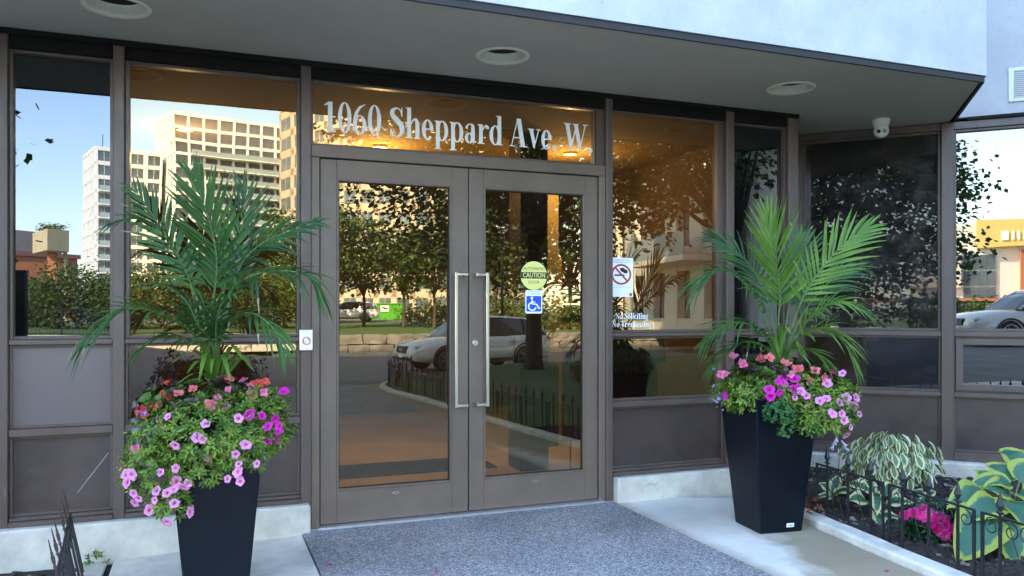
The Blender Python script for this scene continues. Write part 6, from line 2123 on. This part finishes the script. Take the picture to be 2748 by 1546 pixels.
# lower white tower
A2 = vpt(256, 160)
u_ = (B - A).normalized()
B2 = A2 + u_ * 12.5
C2 = A2 + nrm_ * 12
t = thing('white_tower', 'narrow lower white apartment tower left of the tall white one', 'building', (A2.x, A2.y, 0.2))
z2 = zat(400, 160)
FL2 = 12
fh2 = (z2 - 0.2) / FL2
block(t, A2, B2, C2, 0.2, z2 - 0.3, 'far_glass_dark', 0.45)
facade(t, A2, B2, 0.2, FL2, fh2, 4, 'white_wall', pier=0.24, spandrel=0.26, inward=-1, frame_mt='white_wall', balcony=lambda k: [(0.1, 1.3)] if k < 10 else [])
facade(t, A2, C2, 0.2, FL2, fh2, 5, 'white_wall', pier=0.42, spandrel=0.26, inward=1, frame_mt='white_wall')
MB().prism([(p.x, p.y) for p in (A2 + nrm_ * .4, B2 + nrm_ * .4, B2 + nrm_ * 11.6, A2 + nrm_ * 11.6)], z2 - 0.29, z2 + 0.4).build('roof', 'white_wall', t)
MB().tube([(A2.x + 1, A2.y - 3, z2 + .4), (A2.x + 1, A2.y - 3, z2 + 3.4)], 0.08, 5).build('aerial', 'black', t)
# curved beige block
cc = vpt(1105, 150)
t = thing('curved_apartments', 'curved beige apartment block with balconies mirrored behind the young trees', 'building', (cc.x, cc.y, 0.2))
RR = 24.5
seg = []
for k in range(13):
    a = R(8 + 164 * k / 12)
    seg.append(Vector((cc.x - RR * math.cos(a), cc.y + RR * math.sin(a), 0)))
MB().prism([(cc.x + (p.x - cc.x) * .975, cc.y + (p.y - cc.y) * .975) for p in seg][::-1], 0.2, 47.5).build('core', 'far_glass_dark', t)
for k in range(12):
    facade(t, seg[k], seg[k + 1], 0.2, 14, 3.4, 2 if k in (2, 3, 4, 5, 6) else 1, 'beige_wall', pier=0.30 if k in (2, 3, 4, 5, 6) else 0.2, spandrel=0.36, inward=1, frame_mt='beige_wall', bal_mt='rail_glass', balcony=(lambda q: [(0.1, 0.95)]) if k in (0, 1, 7, 10) else None)
# stone apartments on the right
A3 = vpt(1668, 44)
B3 = vpt(1985, 30.5)
t = thing('stone_apartments', 'cream stone apartment building with deep balcony mirrored in the pane beside the doors', 'building', (A3.x, A3.y, 0.2))
n3 = Vector((-(B3 - A3).y, (B3 - A3).x, 0)).normalized()
if n3.dot(Vector((1, -0.6, 0))) < 0:
    n3 = -n3
C3 = A3 + n3 * 12
MB().prism([(p.x, p.y) for p in (A3 + n3 * .5, B3 + n3 * .5, B3 + n3 * 12, C3)], 0.2, 9.6).build('core', 'stone_wall', t)
facade(t, A3, B3, 0.2, 3, 3.1, 5, 'stone_wall', pier=0.5, spandrel=0.34, inward=1 if face_xf(A3, B3)[0].to_3x3().col[1].dot(n3) > 0 else -1, frame_mt='bronze_dark', balcony=lambda k: [(2.2, 4.6)], bal_mt='rail_glass', proud=0.5)
x3, L3 = face_xf(A3, B3)
MB(x3).box(-0.3, L3 + 0.6, -1.2, 1.2, 9.0, 9.9).build('cornice', 'white_wall', t)
MB(x3).box(L3 + 0.05, L3 + 5.0, -1.9, 3.5, 6.9, 8.3).build('canopy', 'white_wall', t)
MB(x3).box(L3 + 3.0, L3 + 4.6, -0.8, 0.8, 0.2, 6.89).build('pier', 'stone_wall', t)
# low orange building with the ochre concrete cube
p0 = vpt(20, 74); p1 = vpt(208, 80)
t = thing('orange_building', 'low orange building with purple cornice mirrored at the far left', 'building', (p0.x, p0.y, 0.2))
xf, L = face_xf(p0, p1)
sgn_ = 1 if (xf.to_3x3().col[1].y < 0) else -1
def ob(nm, mt, x0, x1, y0, y1, z0, z1):
    a, b = sorted((y0 * sgn_, y1 * sgn_))
    MB(xf).box(x0, x1, a, b, z0, z1).build(nm, mt, t)
ob('wall', 'orange_wall', -30, L, 0.0, 12, 0.2, zat(688, 76))
ob('cornice', 'purple_trim', -30, L + .2, -0.25, 12.2, zat(688, 76) + 0.002, zat(676, 76))
ob('upper_storey', 'grey_brick', -30, L * 0.80, 3.0, 11, zat(676, 76) + .003, zat(622, 80))
for k in range(3):
    ob('window', 'far_glass_dark', L * (0.78 + .08 * k), L * (0.78 + .08 * k) + .42, -0.06, -0.003, zat(735, 76), zat(705, 76))
p2 = vpt(86, 66)
zc0, zc1 = zat(680, 66), zat(624, 66)
t = thing('concrete_cube', 'ochre concrete cube raised on pillars before the orange building', 'structure', (p2.x, p2.y, 0.2))
ca, cb = vpt(126, 62), vpt(186, 64)
cl = vpt(85, 66)
dd = cl + (cb - ca)
P = [ca, cb, dd, cl]
if sum(P[i].x * P[(i + 1) % 4].y - P[(i + 1) % 4].x * P[i].y for i in range(4)) < 0:
    P = P[::-1]
MB().prism([(q.x, q.y) for q in P], zc0, zc1).build('cube', 'ochre_concrete', t)
q = vpt(176, 64.6)
MB().lathe([(0.15, 0.0), (0.15, zc0 - 0.2 - 0.002)], 14, (q.x, q.y, 0.2)).build('pillar', 'ochre_concrete', t, smooth=False)
q = vpt(140, 64.2)
m = MB()
m.add([(q.x - .5, q.y - .35, 0.2), (q.x + .5, q.y - .35, 0.2), (q.x + .5, q.y + .35, 0.2), (q.x - .5, q.y + .35, 0.2), (q.x - .3, q.y - .3, zc0 - .002), (q.x + .3, q.y - .3, zc0 - .002), (q.x + .3, q.y + .3, zc0 - .002), (q.x - .3, q.y + .3, zc0 - .002)],
      [(3, 2, 1, 0), (4, 5, 6, 7), (0, 1, 5, 4), (1, 2, 6, 5), (2, 3, 7, 6), (3, 0, 4, 7)])
m.build('pillar', 'orange_wall', t)
p2 = vpt(135, 82); p2.z = zat(622, 80)
tree('roof_shrub', 'small shrub growing on the roof above the concrete cube', p2, 0.2, 0.04, (p2.x, p2.y, p2.z + .7), 1.1, .7, .55, 26, 20, 0.22, HL, 140, cat='shrub', spread=0.5)

# ------------------------------------------------------------------ what the wing glass mirrors (to the left of the walk)
def wbeh(px, D, z=0.0):
    """place mirrored in the wing glass at column px, D metres of path from the eye"""
    a = (px - 1374) / 2150
    d = RGT * a + FWD
    t_ = (4.36 - CAM.x - CAM.y) / (d.x + d.y)
    h = CAM + d * t_
    n_ = Vector((0.70711, 0.70711, 0))
    r = d - n_ * (2 * d.dot(n_))
    w = h + r * (D - t_)
    return Vector((w.x, w.y, z))
def wz(py, D):
    return 1.25 + (832 - py) / 2150 * D
s0, s1 = wbeh(2440, 75), wbeh(3100, 66)
t = thing('shop_building', 'pale shop building with yellow band sign mirrored in the bright wing pane', 'building', (s0.x, s0.y, 0.1))
xf, L = face_xf(s0, s1)
ns = xf.to_3x3().col[1]
sg = 1 if ns.dot(s0 - CAM) > 0 else -1
def sb(nm, mt, x0, x1, y0, y1, z0, z1):
    a, b = sorted((y0 * sg, y1 * sg))
    return MB(xf).box(x0, x1, a, b, z0, z1).build(nm, mt, t)
zt = wz(605, 73)
sb('wall', 'cream_wall', 0, L, 0, 18, 0.1, zt)
sb('sign_band', 'yellow_sign', L * 0.30, L, -0.6, -0.01, wz(668, 73), zt + 0.3)
for k, (a, b) in enumerate(((0.40, 0.43), (0.445, 0.455), (0.47, 0.48), (0.495, 0.505), (0.52, 0.55))):
    sb('sign_letter', 'decal_white', L * a, L * b, -0.68, -0.601, wz(652, 73), wz(628, 73))
sb('lower_wall', 'stone_wall', 0, L * .235, -0.4, -0.01, wz(770, 73), wz(676, 73))
for i in range(4):
    for k in range(4):
        x = L * (0.245 + 0.035 * i)
        z = 0.6 + k * 1.45
        if z + 1.3 < wz(668, 73):
            sb('window', 'far_glass', x, x + L * .030, -0.12, -0.011, z, z + 1.3)
sb('canopy', 'orange_wall', -4, L, -2.2, -0.7, wz(812, 71), wz(800, 71))
pc = wbeh(2790, 24.0)
c2 = copy_tree(c0)
c2['label'] = 'white sport utility car left of the walk mirrored in the wing window'
c2.location = (pc.x, pc.y, gh(pc.x, pc.y) + 0.002)
c2.rotation_euler = (0, 0, R(112))
r0, r1 = wbeh(2440, 30), wbeh(2900, 27)
xf, L = face_xf(r0, r1)
zg = gh(r0.x, r0.y) + 0.35
t = thing('metal_railing', 'black metal railing mirrored behind the white car in the wing window', 'railing', (r0.x, r0.y, zg - 0.5))
for z in (0.0, 0.95):
    MB(xf).box(0, L, -0.02, 0.02, zg + z, zg + z + 0.04).build('rail', 'black_iron', t)
k = 0.0
while k < L:
    MB(xf).box(k - .03, k + .03, -.03, .03, zg - 0.6, zg + 1.0).build('post', 'black_iron', t)
    k += 1.6
m = MB(xf)
k = 0.1
while k < L:
    m.box(k - .007, k + .007, -.007, .007, zg + .0405, zg + .9495)
    k += 0.13
stuff(m.build('bars', 'black_iron', t))
for i, (px, D) in enumerate([(2500, 34), (2600, 36), (2690, 35), (2790, 36)]):
    p = wbeh(px, D, 0.0)
    p.z = gh(p.x, p.y)
    tree('yellow_bush', 'yellow green bush behind the railing mirrored in the wing window', p, 0.3, 0.05, (p.x, p.y, p.z + .85), 1.3, 1.1, .8, 40, 24, 0.2, HL, 150 + i, 'bushes mirrored in the wing', cat='bush', spread=0.5, lmix=0.6)
p = wbeh(2432, 40)
